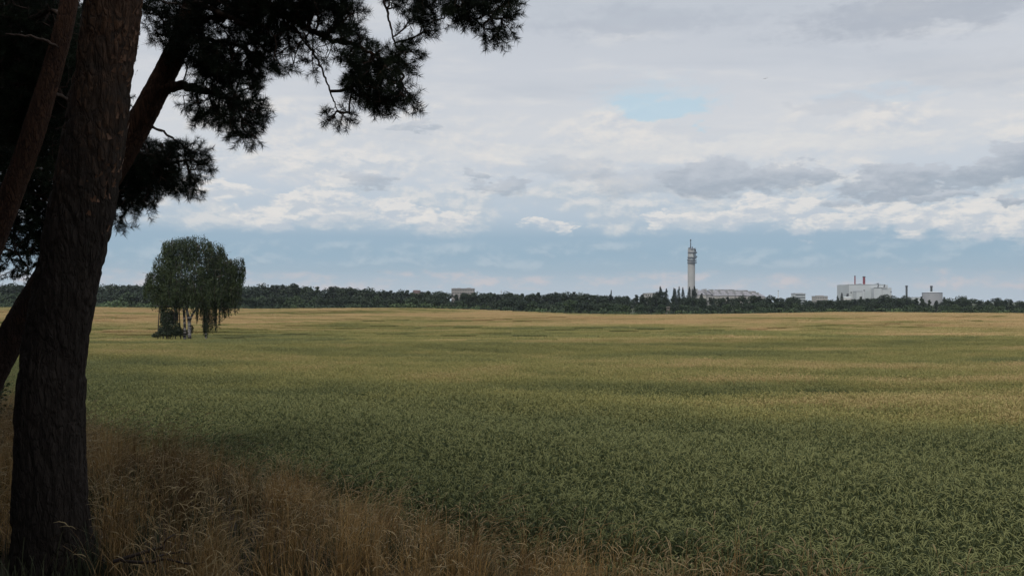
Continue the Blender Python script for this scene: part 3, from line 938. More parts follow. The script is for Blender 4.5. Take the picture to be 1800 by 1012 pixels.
# pines further left
T3 = 9.2
B_A = [(45, 40, 90, 80, 9.8, .7), (120, 120, 60, 90, 9.8, .6), (30, 170, 70, 90, 9.8, .7), (120, 250, 50, 70, 9.9, .6)]
pine('slim reddish pine leaning right at the far left, beyond the big trunk', (-150, 800, T3),
     [(-62, 560, T3), (0, 395, T3), (58, 235, T3), (100, 95, T3), (122, 0, T3), (140, -140, T3), (140, -300, T3)],
     [w * T3 / F for w in (26, 21, 19, 18, 16, 14, 10, 5)],
     [([(108, 84, 9.15), (60, 66, 9.0), (10, 60, 8.9)], .02, .008), ([(115, 40, 9.2), (90, 20, 9.6), (40, 60, 9.8), (30, 160, 9.8)], .03, .01), ([(80, 160, 9.2), (120, 180, 9.6), (120, 250, 9.9)], .025, .008)],
     [([1, 2], B_A, 420)], M_BARK_RED, seg=48, rings=200, bark=.005, barkscale=1.6, wide=.005, nper=60)
T4 = 12.0
B_A2 = [(20, 300, 80, 70, 11.8, .9), (110, 340, 60, 80, 12, .8), (40, 400, 70, 55, 11.8, .8), (20, 455, 45, 28, 11.5, .5, .8), (115, 420, 40, 40, 12, .5, .8), (-60, 200, 80, 120, 12, 1, .7), (60, 100, 120, 110, 12.4, 1., .8), (160, 200, 60, 120, 12.4, .8, .8), (30, 482, 22, 14, 11.5, .4, .8), (150, 60, 80, 90, 12.5, .8, .8), (70, 215, 90, 90, 12.6, .8, .8), (160, 330, 50, 70, 12.6, .7, .8)]
pine('dark pine standing deepest at the left edge, its low boughs filling the corner', (-170, 760, T4),
     [(-110, 500, T4), (-60, 300, T4), (-20, 100, T4), (0, -60, T4), (10, -240, T4)],
     [w * T4 / F for w in (20, 18, 16, 14, 10, 5)],
     [([(-60, 300, T4), (0, 310, 11.9), (80, 350, 11.9), (120, 400, 12)], .04, .012), ([(-100, 440, T4), (-40, 430, 11.7), (20, 440, 11.5), (50, 470, 11.5)], .03, .01), ([(-20, 110, T4), (60, 80, 12.3), (140, 120, 12.4), (170, 240, 12.5)], .04, .01)],
     [([0, 1, 2], B_A2, 230)], M_BARK_RED, seg=32, rings=120, bark=.004, barkscale=1.6, wide=.007, nper=60)


# ------------------------------------------------------------------ leafy crowns for trees further off
def clump_crown(centers, radii, n_per, size, up_bias=.25, hollow=.55):
    """quads of leaf clumps spread through ellipsoids"""
    V = []
    for c, r, n in zip(centers, radii, n_per):
        p = ell_points(c, r, n, hollow)
        nrm = (p - c) / np.asarray(r); nrm += RNG.normal(0, .6, nrm.shape); nrm[:, 2] += up_bias
        nrm /= np.linalg.norm(nrm, axis=1)[:, None]
        a_ = np.cross(nrm, RNG.standard_normal(nrm.shape)); a_ /= np.linalg.norm(a_, axis=1)[:, None]
        b_ = np.cross(nrm, a_)
        s = size * RNG.uniform(.5, 1.2, (len(p), 1))
        V.append(np.stack([p - a_ * s, p - b_ * s * .7, p + a_ * s, p + b_ * s * .7], 1))
    v = np.concatenate(V).reshape(-1, 3)
    return v, np.arange(len(v)).reshape(-1, 4)


M_TRUNKD = plain_mat('dark_trunk', (.06, .045, .035), .3, 1.5)
M_WOOD = [leaf_mat('foliage_dark', (.013, .026, .015), (.026, .042, .021), .09, fine_scale=.8),
          leaf_mat('foliage_mid', (.022, .042, .020), (.040, .064, .026), .09, fine_scale=.8),
          leaf_mat('foliage_light', (.050, .085, .032), (.080, .115, .042), .09, fine_scale=.8),
          leaf_mat('foliage_pine', (.010, .020, .015), (.020, .032, .020), .09, fine_scale=.8)]


def tree_mesh(kind, h, w):
    """kinds: broad, pine, bush, poplar; unit metres"""
    mb = MB()
    if kind == 'broad':
        cs, rs, ns = [], [], []
        for k in range(20):
            an = RNG.random() * 2 * PI; q = RNG.random(); zz_ = h * (.16 + .74 * q); rad = w * .36 * math.sqrt(max(.05, 1 - (q - .35) ** 2 * 1.6)) * (RNG.random() ** .4)
            cs.append(np.array((math.cos(an) * rad, math.sin(an) * rad, zz_))); s = w * RNG.uniform(.13, .23); rs.append((s, s, s * .8)); ns.append(int(85))
        v, q = clump_crown(cs, rs, ns, h * .042)
        top = h * .5
    elif kind == 'pine':
        cs, rs, ns = [], [], []
        for k in range(13):
            q = (k + RNG.random()) / 13; an = RNG.random() * 2 * PI; rad = w * .30 * (1 - .75 * q) * RNG.random() ** .5
            cs.append(np.array((math.cos(an) * rad, math.sin(an) * rad, h * (.14 + .82 * q)))); s = w * (.24 - .13 * q); rs.append((s, s, s * .6)); ns.append(65)
        v, q = clump_crown(cs, rs, ns, h * .038)
        top = h * .9
    elif kind == 'bush':
        cs, rs, ns = [], [], []
        for k in range(9):
            an = RNG.random() * 2 * PI; rad = w * .33 * math.sqrt(RNG.random())
            cs.append(np.array((math.cos(an) * rad, math.sin(an) * rad, h * RNG.uniform(.3, .72)))); s = w * RNG.uniform(.16, .24); rs.append((s, s, h * .25)); ns.append(70)
        v, q = clump_crown(cs, rs, ns, h * .05)
        top = h * .3
    else:
        cs, rs, ns = [], [], []
        for k in range(12):
            q = k / 11; pr = math.sin(PI * (.14 + .82 * q) ** .75) ** .9
            cs.append(np.array((RNG.normal(0, .06) * w, RNG.normal(0, .06) * w, h * (.12 + .80 * q)))); s = w * .46 * pr + .15; rs.append((s, s, h * .075)); ns.append(110)
        v, q = clump_crown(cs, rs, ns, h * .022, .1)
        top = h * .9
    mb.add(v, q, m=0)
    mb.tube([(0, 0, -.5), (RNG.normal(0, .1), RNG.normal(0, .1), top * .5), (RNG.normal(0, .2), 0, top)], [h * .018, h * .014, h * .006], 6, m=1)
    return mb


SKX = [-400, 0, 60, 170, 260, 430, 470, 510, 540, 600, 640, 700, 750, 800, 880, 1000, 1060, 1100, 1150, 1210, 1260, 1300, 1350, 1400, 1430, 1470, 1500, 1560, 1600, 1640, 1690, 1720, 1750, 1800, 2200]
SKY = [500, 500, 499, 499, 499, 500, 502, 499, 505, 504, 508, 511, 511.5, 513.5, 514.5, 514, 516, 518, 519, 521, 520.5, 520, 519.5, 521, 526, 525, 523, 521, 523, 528, 523, 526, 525, 527, 527]
BOUNDS = [(-999, 260, 'left of the birch'), (260, 640, 'right of the birch'), (640, 860, 'under the grey flats'),
          (860, 1130, 'between flats and poplars'), (1130, 1360, 'below the concrete tower'), (1360, 1480, 'by the slim white mast'),
          (1480, 1600, 'before the power plant'), (1600, 2600, 'under the round storage tank')]


def where(px):
    for a_, b_, s in BOUNDS:
        if a_ <= px < b_: return s
    return BOUNDS[-1][2]


# templates with unit height 10
TPL = {}
for kind, names in (('broad', 6), ('pine', 4), ('bush', 4)):
    for i in range(names):
        w = {'broad': RNG.uniform(8.5, 12), 'pine': RNG.uniform(5.5, 8), 'bush': RNG.uniform(14, 19)}[kind]
        mb = tree_mesh(kind, 10.0, w)
        for mi, mat in enumerate({'broad': M_WOOD[:2], 'pine': [M_WOOD[3], M_WOOD[0]], 'bush': [M_WOOD[1], M_WOOD[2]]}[kind]):
            TPL.setdefault((kind, mi), []).append(mb.mesh('%s_shape' % kind, [mat, M_TRUNKD]))


WOODS = []
ORD = 'first second third fourth fifth sixth seventh eighth ninth tenth eleventh twelfth thirteenth fourteenth fifteenth sixteenth seventeenth eighteenth nineteenth twentieth'.split()
ORD += ['twenty-' + w for w in ORD[:9]]


def wood_tree(name, kind, mi, px, d, top_py, base_z, label, cat, group, wscale=1.0):
    x = (px - 900) / F * d
    h = EYE - (top_py - HOR) / F * d - base_z
    me = random.choice(TPL[(kind, mi)])
    o = obj(name, me, None, (x, d, base_z))
    s = h / 10.0
    o.scale = (s * wscale, s * wscale, s); o.rotation_euler = (0, 0, random.uniform(0, 2 * PI))
    tag(o, label, cat, group)
    WOODS.append((label, px, o))
    return o


def wood():
    # front: bright shrubs at the wood's foot
    px = -30.0
    while px < 1830:
        d = random.uniform(335, 352)
        edge = np.interp(px, CX, CY)
        light = (170 < px < 270) or (random.random() < .25)
        top = edge - random.uniform(6, 13) - (6 if 190 < px < 262 else 0)
        bz = float(ground_z((px - 900) / F * d, d)) - .3
        wood_tree('bush', 'bush', 1 if light else 0, px, d, top, bz,
                  ('pale green bush' if light else 'dull green bush') + " at the wood's foot " + where(px), 'bush', "bushes at the wood's foot", 1.25)
        px += random.uniform(17, 30)
    px = -30.0
    while px < 1830:
        d = random.uniform(365, 395)
        edge = np.interp(px, CX, CY); sk = np.interp(px, SKX, SKY)
        bz = float(ground_z((px - 900) / F * d, d)) - .3
        top = sk + (edge - sk) * random.uniform(.30, .55)
        mi = random.random() < .4
        wood_tree('broadleaf_tree', 'broad', int(mi), px, d, top, bz,
                  ('mid green rounded' if mi else 'dark green rounded') + ' tree in mid wood ' + where(px), 'tree', 'trees in the middle of the wood', 1.1)
        px += random.uniform(14, 24)
    px = -30.0
    while px < 1830:
        d = random.uniform(425, 470)
        sk = np.interp(px, SKX, SKY)
        bz = -5.0
        pine_ = random.random() < .45
        top = sk + random.uniform(-2.5, 4)
        if pine_: wood_tree('conifer_tree', 'pine', random.randint(0, 1), px, d, top, bz, 'dark pointed conifer on the wood skyline ' + where(px), 'tree', 'conifers on the wood skyline', 1.0)
        else: wood_tree('broadleaf_tree', 'broad', 0, px, d, top, bz, 'dark round crown on the wood skyline ' + where(px), 'tree', 'round crowns on the wood skyline', 1.0)
        px += random.uniform(10, 17)
    # prominent crowns
    for (x_, y_, kd, lb) in [(512, 497, 'broad', 'broad dark crown standing highest on the skyline right of the birch'),
                             (592, 501, 'broad', 'wide dark crown, second high one on the skyline right of the birch'),
                             (484, 500, 'pine', 'narrow dark crown just left of the highest crown right of the birch'),
                             (660, 506, 'broad', 'small rounded crown poking up left of the small red-brown block'),
                             (1553, 517, 'broad', 'round dark tree against the right end of the white power plant'),
                             (1592, 519, 'broad', 'dark tree at the foot of the free standing dark chimney'),
                             (1690, 519, 'broad', 'rounded tree on the skyline right of the round storage tank'),
                             (1752, 522, 'broad', 'broad low crown on the skyline near the right edge of the photo'),
                             (1620, 521, 'pine', 'small dark tree touching the left side of the round tank'),
                             (1660, 522, 'pine', 'pointed dark tree at the right side of the round tank'),
                             (1160, 510, 'broad', 'dark rounded tree between white low building and poplars')]:
        d = 480 if x_ < 1100 else 560
        wood_tree('broadleaf_tree' if kd == 'broad' else 'conifer_tree', kd, 0, x_, d, y_, -5.0, lb, 'tree', None, 1.0)
    # the deep wood behind, one mass
    n = 420
    xs = RNG.uniform(-500, 2300, n); ds = RNG.uniform(490, 700, n)
    hs = (EYE - (np.interp(xs, SKX, SKY) + RNG.uniform(1, 5, n) - HOR) / F * ds + 5.0) / 10
    pts = np.column_stack([(xs - 900) / F * ds, ds, np.full(n, -5.0)])
    rot = np.zeros((n, 3)); rot[:, 2] = RNG.random(n) * 6.28
    src = TPL[('broad', 0)][:3] + TPL[('pine', 1)][:2]
    scatter('woodland', pts, rot, np.stack([hs, hs, hs], 1), RNG.integers(0, 5, n), src, 'deep dark wood closing the view behind the field', 'wood')



wood()
by = {}
for lb_, px_, o_ in WOODS: by.setdefault(lb_, []).append((px_, o_))
for lb_, l_ in by.items():
    if len(l_) < 2: continue
    l_.sort(key=lambda z: z[0])
    for k_, (px_, o_) in enumerate(l_):
        for key in (' bush ', ' tree ', ' crown ', ' conifer '):
            if key in lb_:
                o_['label'] = ORD[k_] + ' ' + lb_.replace(key, key + 'from the left ', 1); break

# poplars round the tower and the plant
pop = [(1164, 502.5, 9, 'tallest poplar, left end of the row before the tower'), (1171.5, 506.5, 8, 'poplar close right of the tallest one at the left end of the row'),
       (1182, 506.5, 6, 'slim poplar, third from the left in the row before the tower'), (1185.5, 505, 5, 'slim poplar, fourth from the left in the row before the tower'),
       (1190, 506.5, 6, 'slim poplar, fifth from the left in the row before the tower'), (1194.7, 502.5, 6, 'pointed poplar, higher than both its neighbours left of the tower'),
       (1202, 504.5, 7, 'poplar standing free just left of the tower shaft'), (1210, 503.5, 7, 'poplar in front of the left side of the tower shaft'),
       (1216, 507, 5, 'small poplar in front of the middle of the tower shaft'), (1220.5, 502, 8, 'poplar in front of the right side of the tower shaft'),
       (1223.8, 505, 6, 'poplar just right of the tower shaft, beside the grey roofs'), (1073, 509, 4, 'single thin poplar in the wood far left of the tower'),
       (1477.5, 514, 6, 'dark poplar just left of the white power plant'), (1471.5, 519.5, 6, 'shorter poplar left of the one beside the power plant'),
       (1233, 515, 9, 'low poplar in front of the first grey roof right of the tower')]
PT = [tree_mesh('poplar', 10, 2.6).mesh('poplar_shape', [M_WOOD[3], M_TRUNKD]) for _ in range(4)]
for i, (px, py, wpx, lb) in enumerate(pop):
    d = 640.0; h = EYE - (py - HOR) / F * d + 4.5
    o = obj('poplar_tree', PT[i % 4], None, ((px - 900) / F * d, d + random.uniform(-8, 8), -4.5))
    ww = wpx / F * d / 2.6 * 1.15
    o.scale = (ww, ww, h / 10); o.rotation_euler = (0, 0, random.random() * 6)
    tag(o, lb, 'tree', 'poplars' if px > 1100 and px < 1230 else None)


def pine_wood():
    """the pine wood whose edge the view is taken from: left of and behind the camera, along the bank; unseen, put in to shade the foreground"""
    pts = []
    for k in range(900):
        x = RNG.uniform(-34, 26); y = RNG.uniform(-34, 34)
        s_ = x * .69 + (y - 6.3) * .72
        if s_ > -8.0 or s_ < -28 or x > 4: continue
        if y > -1.5 and x > -.72 * y - 4.5: continue
        if math.hypot(x, y) < 3.0: continue
        if any(math.hypot(x - a_, y - b_) < 3.9 for a_, b_ in pts): continue
        pts.append((x, y))
    pts = np.array(pts); n = len(pts)
    src = [tree_mesh('broad', 10.0, 6.0).mesh('pine_wood_tree', [M_WOOD[3], M_TRUNKD]) for _ in range(4)]
    hs = RNG.uniform(1.5, 1.9, n); rot = np.zeros((n, 3)); rot[:, 2] = RNG.random(n) * 6.28
    scatter('pine_wood', np.column_stack([pts, ground_z(pts[:, 0], pts[:, 1])]), rot, np.stack([hs * .75, hs * .75, hs], 1), RNG.integers(0, 4, n), src,
            'unseen pine wood left of and behind the camera, added to shade the foreground', 'wood')


pine_wood()


# ------------------------------------------------------------------ the weeping birch and its hide
def birch():
    d = BY; k = d / F
    gz = float(ground_z(BX, BY))
    root = thing('birch_tree', 'lone weeping birch with white trunks standing in the wheat field', 'tree', P(336, 590, d)[:2].tolist() + [gz])
    m, t, b = new_mat('birch_bark')
    tcx = t.n.new('ShaderNodeTexCoord')
    n = t.noise(t.mapping(tcx.outputs['Object'], (1.2, 1.2, 3.5)), 1.6, 4, .7)
    n2 = t.noise(tcx.outputs['Object'], 7, 3, .6)
    z = t.sep(tcx.outputs['Object'])[2]
    f = t.m('ADD', t.ss(n, .44, .56), t.m('MULTIPLY', t.ss(n2, .55, .7), .5), clamp=True)
    c = t.mix(f, (.42, .40, .40), (.035, .03, .028))
    t.l.new(c, b.inputs['Base Color'])
    def stem(pts, r):
        mb = MB(); pp = smooth_path([P(x, y, d + q) for x, y, q in pts], 24); mb.tube(pp, np.interp(np.linspace(0, 1, 24), np.linspace(0, 1, len(r)), r), 10)
        mb.part('trunk', m, root, True)
    stem([(325, 598, 0), (324.5, 570, 0), (323, 545, 0), (318, 510, 0), (312, 470, 0), (318, 435, .2)], [.17, .13, .12, .10, .07, .02])
    stem([(333, 598, -.1), (333, 575, -.1), (332, 562, -.1), (328, 535, -.1), (335, 500, 0), (345, 460, 0), (348, 425, 0)], [.20, .17, .16, .11, .1, .07, .02])
    stem([(333, 566, -.1), (337, 555, -.1), (344, 544, 0), (356, 525, .2), (378, 495, .3), (392, 465, .2)], [.12, .11, .11, .10, .06, .02])
    stem([(362, 598, .6), (362, 580, .6), (366, 545, .6), (385, 500, .6), (405, 470, .5)], [.10, .09, .08, .06, .02])
    # crown lobes, in pixels: x, y, rx, ry
    lobes = [(318, 434, 32, 20), (290, 462, 20, 22), (300, 428, 14, 10), (343, 426, 30, 14), (376, 438, 20, 15), (385, 452, 16, 14), (335, 475, 52, 34), (380, 480, 34, 26), (276, 492, 13, 20),
             (410, 488, 13, 26), (350, 502, 62, 24), (296, 508, 28, 22), (396, 510, 26, 22), (412, 458, 10, 6), (423, 474, 4, 10), (425, 455, 4, 3), (403, 464, 12, 12), (264, 484, 6, 10), (259, 496, 4, 8), (350, 512, 62, 12)]
    V, S = [], []
    tw = MB()
    for (x, y, rx, ry) in lobes:
        n = int(rx * ry * .62) + 16
        starts = ell_points(P(x, y, d), (rx * k, rx * k * .85, ry * k), n, .35)
        for s in starts:
            L = random.uniform(.5, 2.0)
            n_l = int(L * 11)
            tt = np.sort(RNG.random(n_l)) * L
            off = np.array([s[0] - P(343, 0, d)[0], s[1] - d, 0]); off /= np.linalg.norm(off) + .01
            drift = .25
            p = s + np.column_stack([off[0] * drift * np.minimum(tt, .5), off[1] * drift * np.minimum(tt, .5), -tt + .25 * np.minimum(tt, .3)]) + RNG.normal(0, .045, (n_l, 3))
            V.append(p)
    # curtains hanging nearly to the ground
    for (x, y0, y1, n) in [(347, 535, 566, 12), (358, 538, 588, 22), (363, 540, 589, 20), (368, 540, 587, 13), (373, 540, 580, 12), (380, 535, 584, 10), (386, 535, 574, 7), (391, 535, 566, 8), (396, 530, 560, 6),
                           (402, 530, 553, 5), (417, 500, 553, 4), (423, 500, 546, 3), (354, 535, 560, 10), (430, 470, 497, 5), (426, 465, 500, 5), (262, 485, 512, 6), (283, 530, 548, 6), (377, 536, 570, 14)]:
        for _ in range(n):
            p0 = P(x + random.gauss(0, 1.4), y0 + random.uniform(-4, 6), d + random.gauss(.3, .5)); L = (y1 - y0) * k * random.uniform(.7, 1.0)
            tt = np.linspace(0, 1, max(6, int(L * 12)))
            p = p0 + np.column_stack([np.sin(tt * 3 + x) * .04, 0 * tt, -tt * L]) + RNG.normal(0, .035, (len(tt), 3))
            V.append(p)
            tw.tube([p0, p0 - (0, 0, L)], [.008, .004], 3)
    p = np.concatenate(V)
    nrm = RNG.standard_normal(p.shape); nrm[:, 2] *= .3; nrm /= np.linalg.norm(nrm, axis=1)[:, None]
    dn = np.array([0, 0, -1.0]) + RNG.normal(0, .45, p.shape); sd = np.cross(nrm, dn); sd /= np.linalg.norm(sd, axis=1)[:, None]; dn /= np.linalg.norm(dn, axis=1)[:, None]
    s = RNG.uniform(.055, .115, (len(p), 1))
    v = np.stack([p, p + dn * s - sd * s * .42, p + dn * s * 2, p + dn * s + sd * s * .42], 1).reshape(-1, 3)
    mleaf = leaf_mat('birch_leaves', (.016, .028, .014), (.055, .078, .030), .8, fine_scale=3, trans=.2)  # lit and shaded parts of the crown are put into the leaf colour
    # hanging twigs through the crown
    for (x, y, rx, ry) in lobes:
        for s0 in ell_points(P(x, y, d), (rx * k, rx * k * .8, ry * k), int(rx * 1.2), .5):
            L = random.uniform(.6, 1.6)
            tw.tube([s0 + (random.gauss(0, .3), 0, .1), s0 + (0, 0, 0), s0 - (0, 0, L)], [.012, .010, .004], 3)
    # boughs
    for (x, y, rx, ry) in lobes:
        a0 = P(random.choice([318, 340, 375]), min(525, y + 40), d); b0 = P(x, y, d)
        tw.tube(smooth_path([a0, (a0 + b0) / 2 + (0, random.gauss(0, .4), .3), b0], 8), np.linspace(.07, .02, 8), 6)
    tw.part('branches', plain_mat('birch_twig', (.10, .08, .07), .3, 3), root)
    L = np.array(root.location)
    obj('crown', mesh_from('crown', v - L, np.arange(len(v)).reshape(-1, 4), mleaf), root)

    # raised hide under the birch
    wd = plain_mat('weathered_planks', (.045, .040, .036), .3, 2)
    h = thing('hunting_hide', 'dark wooden raised hide under the left side of the birch', 'hide', P(298, 590, d - .3)[:2].tolist() + [gz])
    c = P(298, 0, d - .3)
    zt = P(0, 538, d)[2]; zb = gz
    r = MB(); r.hexa([(c[0] - 1.05, c[1] - .8, zt), (c[0] + .95, c[1] - .8, zt), (c[0] + .95, c[1] + .8, zt - .12), (c[0] - 1.05, c[1] + .8, zt - .12),
                      (c[0] - 1.05, c[1] - .8, zt + .08), (c[0] + .95, c[1] - .8, zt + .08), (c[0] + .95, c[1] + .8, zt - .04), (c[0] - 1.05, c[1] + .8, zt - .04)])
    r.part('roof', wd, h)
    for sx in (-.8, .75):
        for sy in (-.6, .6):
            mb = MB(); mb.tube([(c[0] + sx * 1.25, c[1] + sy * 1.2, zb - .2), (c[0] + sx, c[1] + sy, zt)], [.06, .05], 8); mb.part('post', wd, h)
    cb = MB(); zf = zt - 1.5
    cb.box((c[0] - .02, c[1] - .55, zf + .45), (1.45, .04, .9)); cb.box((c[0] - .02, c[1] + .55, zf + .45), (1.45, .04, .9))
    cb.box((c[0] - .74, c[1], zf + .45), (.04, 1.06, .9)); cb.box((c[0] + .70, c[1], zf + .45), (.04, 1.06, .9)); cb.box((c[0], c[1], zf - .03), (1.5, 1.2, .05))
    cb.part('cabin', wd, h)
    ld = MB()
    for q in (-.2, .2): ld.tube([(c[0] + q, c[1] - 1.3, zb - .1), (c[0] + q, c[1] - .62, zf)], [.03, .03], 6)
    for q in np.linspace(.1, .9, 6): ld.tube([(c[0] - .22, c[1] - 1.3 + .68 * q, zb + (zf - zb) * q), (c[0] + .22, c[1] - 1.3 + .68 * q, zb + (zf - zb) * q)], [.02, .02], 5)
    ld.part('ladder', wd, h)

    # elder thicket swallowing the hide
    def shrub(name, lb, px, bl, nsc, mat):
        rt = thing(name, lb, 'shrub', P(px, 590, d - .9)[:2].tolist() + [gz])
        cs = [P(x, y, d - .9 + q) for x, y, rx, ry, q in bl]
        rs = [(rx * k, rx * k * .8 + .1, ry * k) for x, y, rx, ry, q in bl]
        v, f = clump_crown(cs, rs, [int(60 + rx * ry * nsc) for x, y, rx, ry, q in bl], .075, .1, .3)
        mb = MB(); mb.add(v, f); mb.part('foliage', mat, rt)
        st = MB()
        for x, y, rx, ry, q in bl:
            b0 = np.array(rt.location); e0 = P(x, y - ry * .3, d - .9 + q); st.tube([b0 + (random.gauss(0, .1), 0, -.1), (b0 + e0) / 2 + (0, 0, .1), e0], [.04, .03, .01], 5)
        st.part('stem', M_TWIG, rt)
    md = leaf_mat('elder_leaves', (.016, .026, .014), (.034, .05, .024), 1.2, fine_scale=5)
    shrub('elder_shrub', 'dark thick shrub climbing up the raised hide under the birch', 296,
          [(296, 560, 11, 18, 0), (291, 578, 12, 12, 0), (304, 574, 12, 15, 0), (286, 562, 5, 10, 0), (312, 582, 10, 9, 0), (298, 586, 16, 6, -.1), (285, 548, 2.5, 8, 0), (309, 548, 2, 9, 0)], 7, md)
    shrub('bramble_shrub', 'low spreading bramble at the left foot of the hide', 279, [(279, 587, 10, 5, 0), (272, 590, 6, 2.5, 0), (286, 582, 8, 7, 0)], 6, md)
    shrub('nettle_clump', 'small green clump between and behind the white birch trunks', 330, [(318, 586, 6, 5, 1.6), (330, 584, 6, 6, 1.6), (337, 578, 3, 8, 1.6)], 6, leaf_mat('nettle_leaves', (.03, .045, .02), (.06, .08, .03), 1.2, fine_scale=5))
    # verge of dry grass round the foot
    n = 60
    an = RNG.random(n) * 6.28; rr = np.sqrt(RNG.random(n))
    pts = np.column_stack([BX + np.cos(an) * rr * 5.0, BY + np.sin(an) * rr * 2.0]); z = ground_z(pts[:, 0], pts[:, 1])
    src = [grass_tile('verge_%d' % i, 260, 1.2, 0) for i in range(3)]
    rot = np.zeros((n, 3)); rot[:, 2] = RNG.random(n) * 6
    scatter('verge_grass', np.column_stack([pts, z]), rot, np.tile([[1.2, 1.2, .9]], (n, 1)), RNG.integers(0, 3, n), src, 'straw coloured grass round the foot of the lone birch', 'grass')


birch()


# ------------------------------------------------------------------ distant buildings
M_CONC = plain_mat('tower_concrete', (.38, .385, .39), .06, .08, streak=.25)
M_STEEL = plain_mat('grey_steel', (.08, .095, .12), .2, .5, .5)
M_WHITE = plain_mat('white_cladding', (.48, .515, .54), .05, .05, streak=.15)
M_PALE = plain_mat('pale_cladding', (.45, .50, .52), .06, .05)
M_DARKP = plain_mat('dark_opening', (.05, .055, .065), .2, .2)
M_RED = plain_mat('chimney_red', (.21, .045, .060), .15, .2)
M_CHIM = plain_mat('chimney_dark', (.055, .065, .07), .15, .3)
M_TANK = plain_mat('tank_grey', (.34, .35, .38), .06, .1, .6, .2)
M_ROOFG = plain_mat('grey_roof', (.27, .27, .30), .12, .08)
M_RENDER = plain_mat('pale_render', (.40, .385, .37), .08, .08)
M_BEIGE = plain_mat('beige_panel', (.30, .28, .27), .08, .08)
M_REDBR = plain_mat('red_render', (.28, .17, .16), .08, .08)
M_GLASS = plain_mat('window_glass', (.07, .085, .10), .2, .2, .25)
GZ = -4.0


def lx(px, d): return (px - 900) / F * d
def lz(py, d): return EYE - (py - HOR) / F * d


def tower():
    d = 1200.0; cx = lx(1215.3, d); R = 12.4 / 2 / F * d
    root = thing('telecom_tower', 'tall pale concrete telecom tower with steel galleries and antenna mast', 'tower', (cx, d, GZ))
    mb = MB(); mb.lathe((cx, d, 0), [(R * 1.02, GZ), (R, lz(462, d)), (R * .98, lz(437, d))], 48); mb.part('shaft', M_CONC, root, False)
    mb = MB()
    for k in range(16):      # board-marked ribs of the shaft
        an = k / 16 * 2 * PI; mb.box((cx + math.cos(an) * R * 1.01, d + math.sin(an) * R * 1.01, (GZ + lz(464, d)) / 2), (.25, .5, lz(464, d) - GZ), rz=an)
    mb.part('shaft_ribs', M_CONC, root)
    ox = .9
    for i, (py, rr, th) in enumerate([(462.3, 1.32, 1.1), (458.4, 1.24, 1.0), (453.4, 1.24, 1.4), (444.8, 1.20, 1.3), (438.6, 1.14, 1.0)]):
        z = lz(py, d); g = MB()
        g.lathe((cx + ox, d, 0), [(R * .9, z - th / 2), (R * rr, z - th / 2), (R * rr, z + th / 2), (R * .9, z + th / 2)], 32, cap=False)
        pl = g.part('gallery', M_STEEL, root)
        r_ = MB()
        th_ = np.linspace(0, 2 * PI, 33)
        rail = np.stack([cx + ox + np.cos(th_) * R * rr * .98, d + np.sin(th_) * R * rr * .98, np.full(33, z + th / 2 + 1.3)], 1)
        r_.tube(rail, np.full(33, .12), 5)
        for q in range(0, 32, 2): r_.tube([rail[q] - (0, 0, 1.3), rail[q]], [.08, .08], 4)
        r_.part('railing', M_STEEL, pl)
    for i, (an, py, h) in enumerate([(-100, 450, 5), (-60, 450, 5), (-130, 451, 4), (-30, 449, 5), (-80, 441.5, 3), (-40, 441.5, 3), (-110, 456, 2.4), (-65, 456, 2.4), (-150, 448, 4), (-10, 441, 3.4), (-20, 456, 2.4)]):
        g = MB(); aa = math.radians(an)
        g.box((cx + ox + math.cos(aa) * R * 1.06, d + math.sin(aa) * R * 1.06, lz(py, d)), (.5, 1.1 if i % 3 else 1.8, h), rz=aa)
        g.part('antenna_panel', M_STEEL if i % 2 else M_PALE, root)
    for an, py in ((-25, 444), (-5, 451), (-170, 457)):      # dishes
        g = MB(); aa = math.radians(an)
        c = np.array((cx + ox + math.cos(aa) * R * 1.22, d + math.sin(aa) * R * 1.22, lz(py, d)))
        g.lathe(c, [(.2, -1.0), (1.0, -.8), (1.25, 0), (1.0, .8), (.2, 1.0)], 12); g.part('dish', M_STEEL, root)
    zt = lz(437, d)
    g = MB(); g.lathe((cx - 1.0, d, 0), [(1.0, zt - 1), (.8, zt), (.65, lz(428, d)), (.5, lz(424, d)), (.95, lz(423.4, d)), (.95, lz(421.2, d)), (.3, lz(420.8, d)), (.15, lz(419.8, d))], 10)
    g.part('antenna_mast', M_STEEL, root)
    g = MB(); g.lathe((cx + 1.2, d - 1, 0), [(.9, zt - 1), (.8, lz(434.6, d)), (.2, lz(433.2, d))], 8); g.part('small_mast', M_STEEL, root)
    g = MB(); g.box((cx - 2.2, d, zt + .8), (3.0, 3.0, 1.6)); g.part('plant_box', M_STEEL, root)


tower()


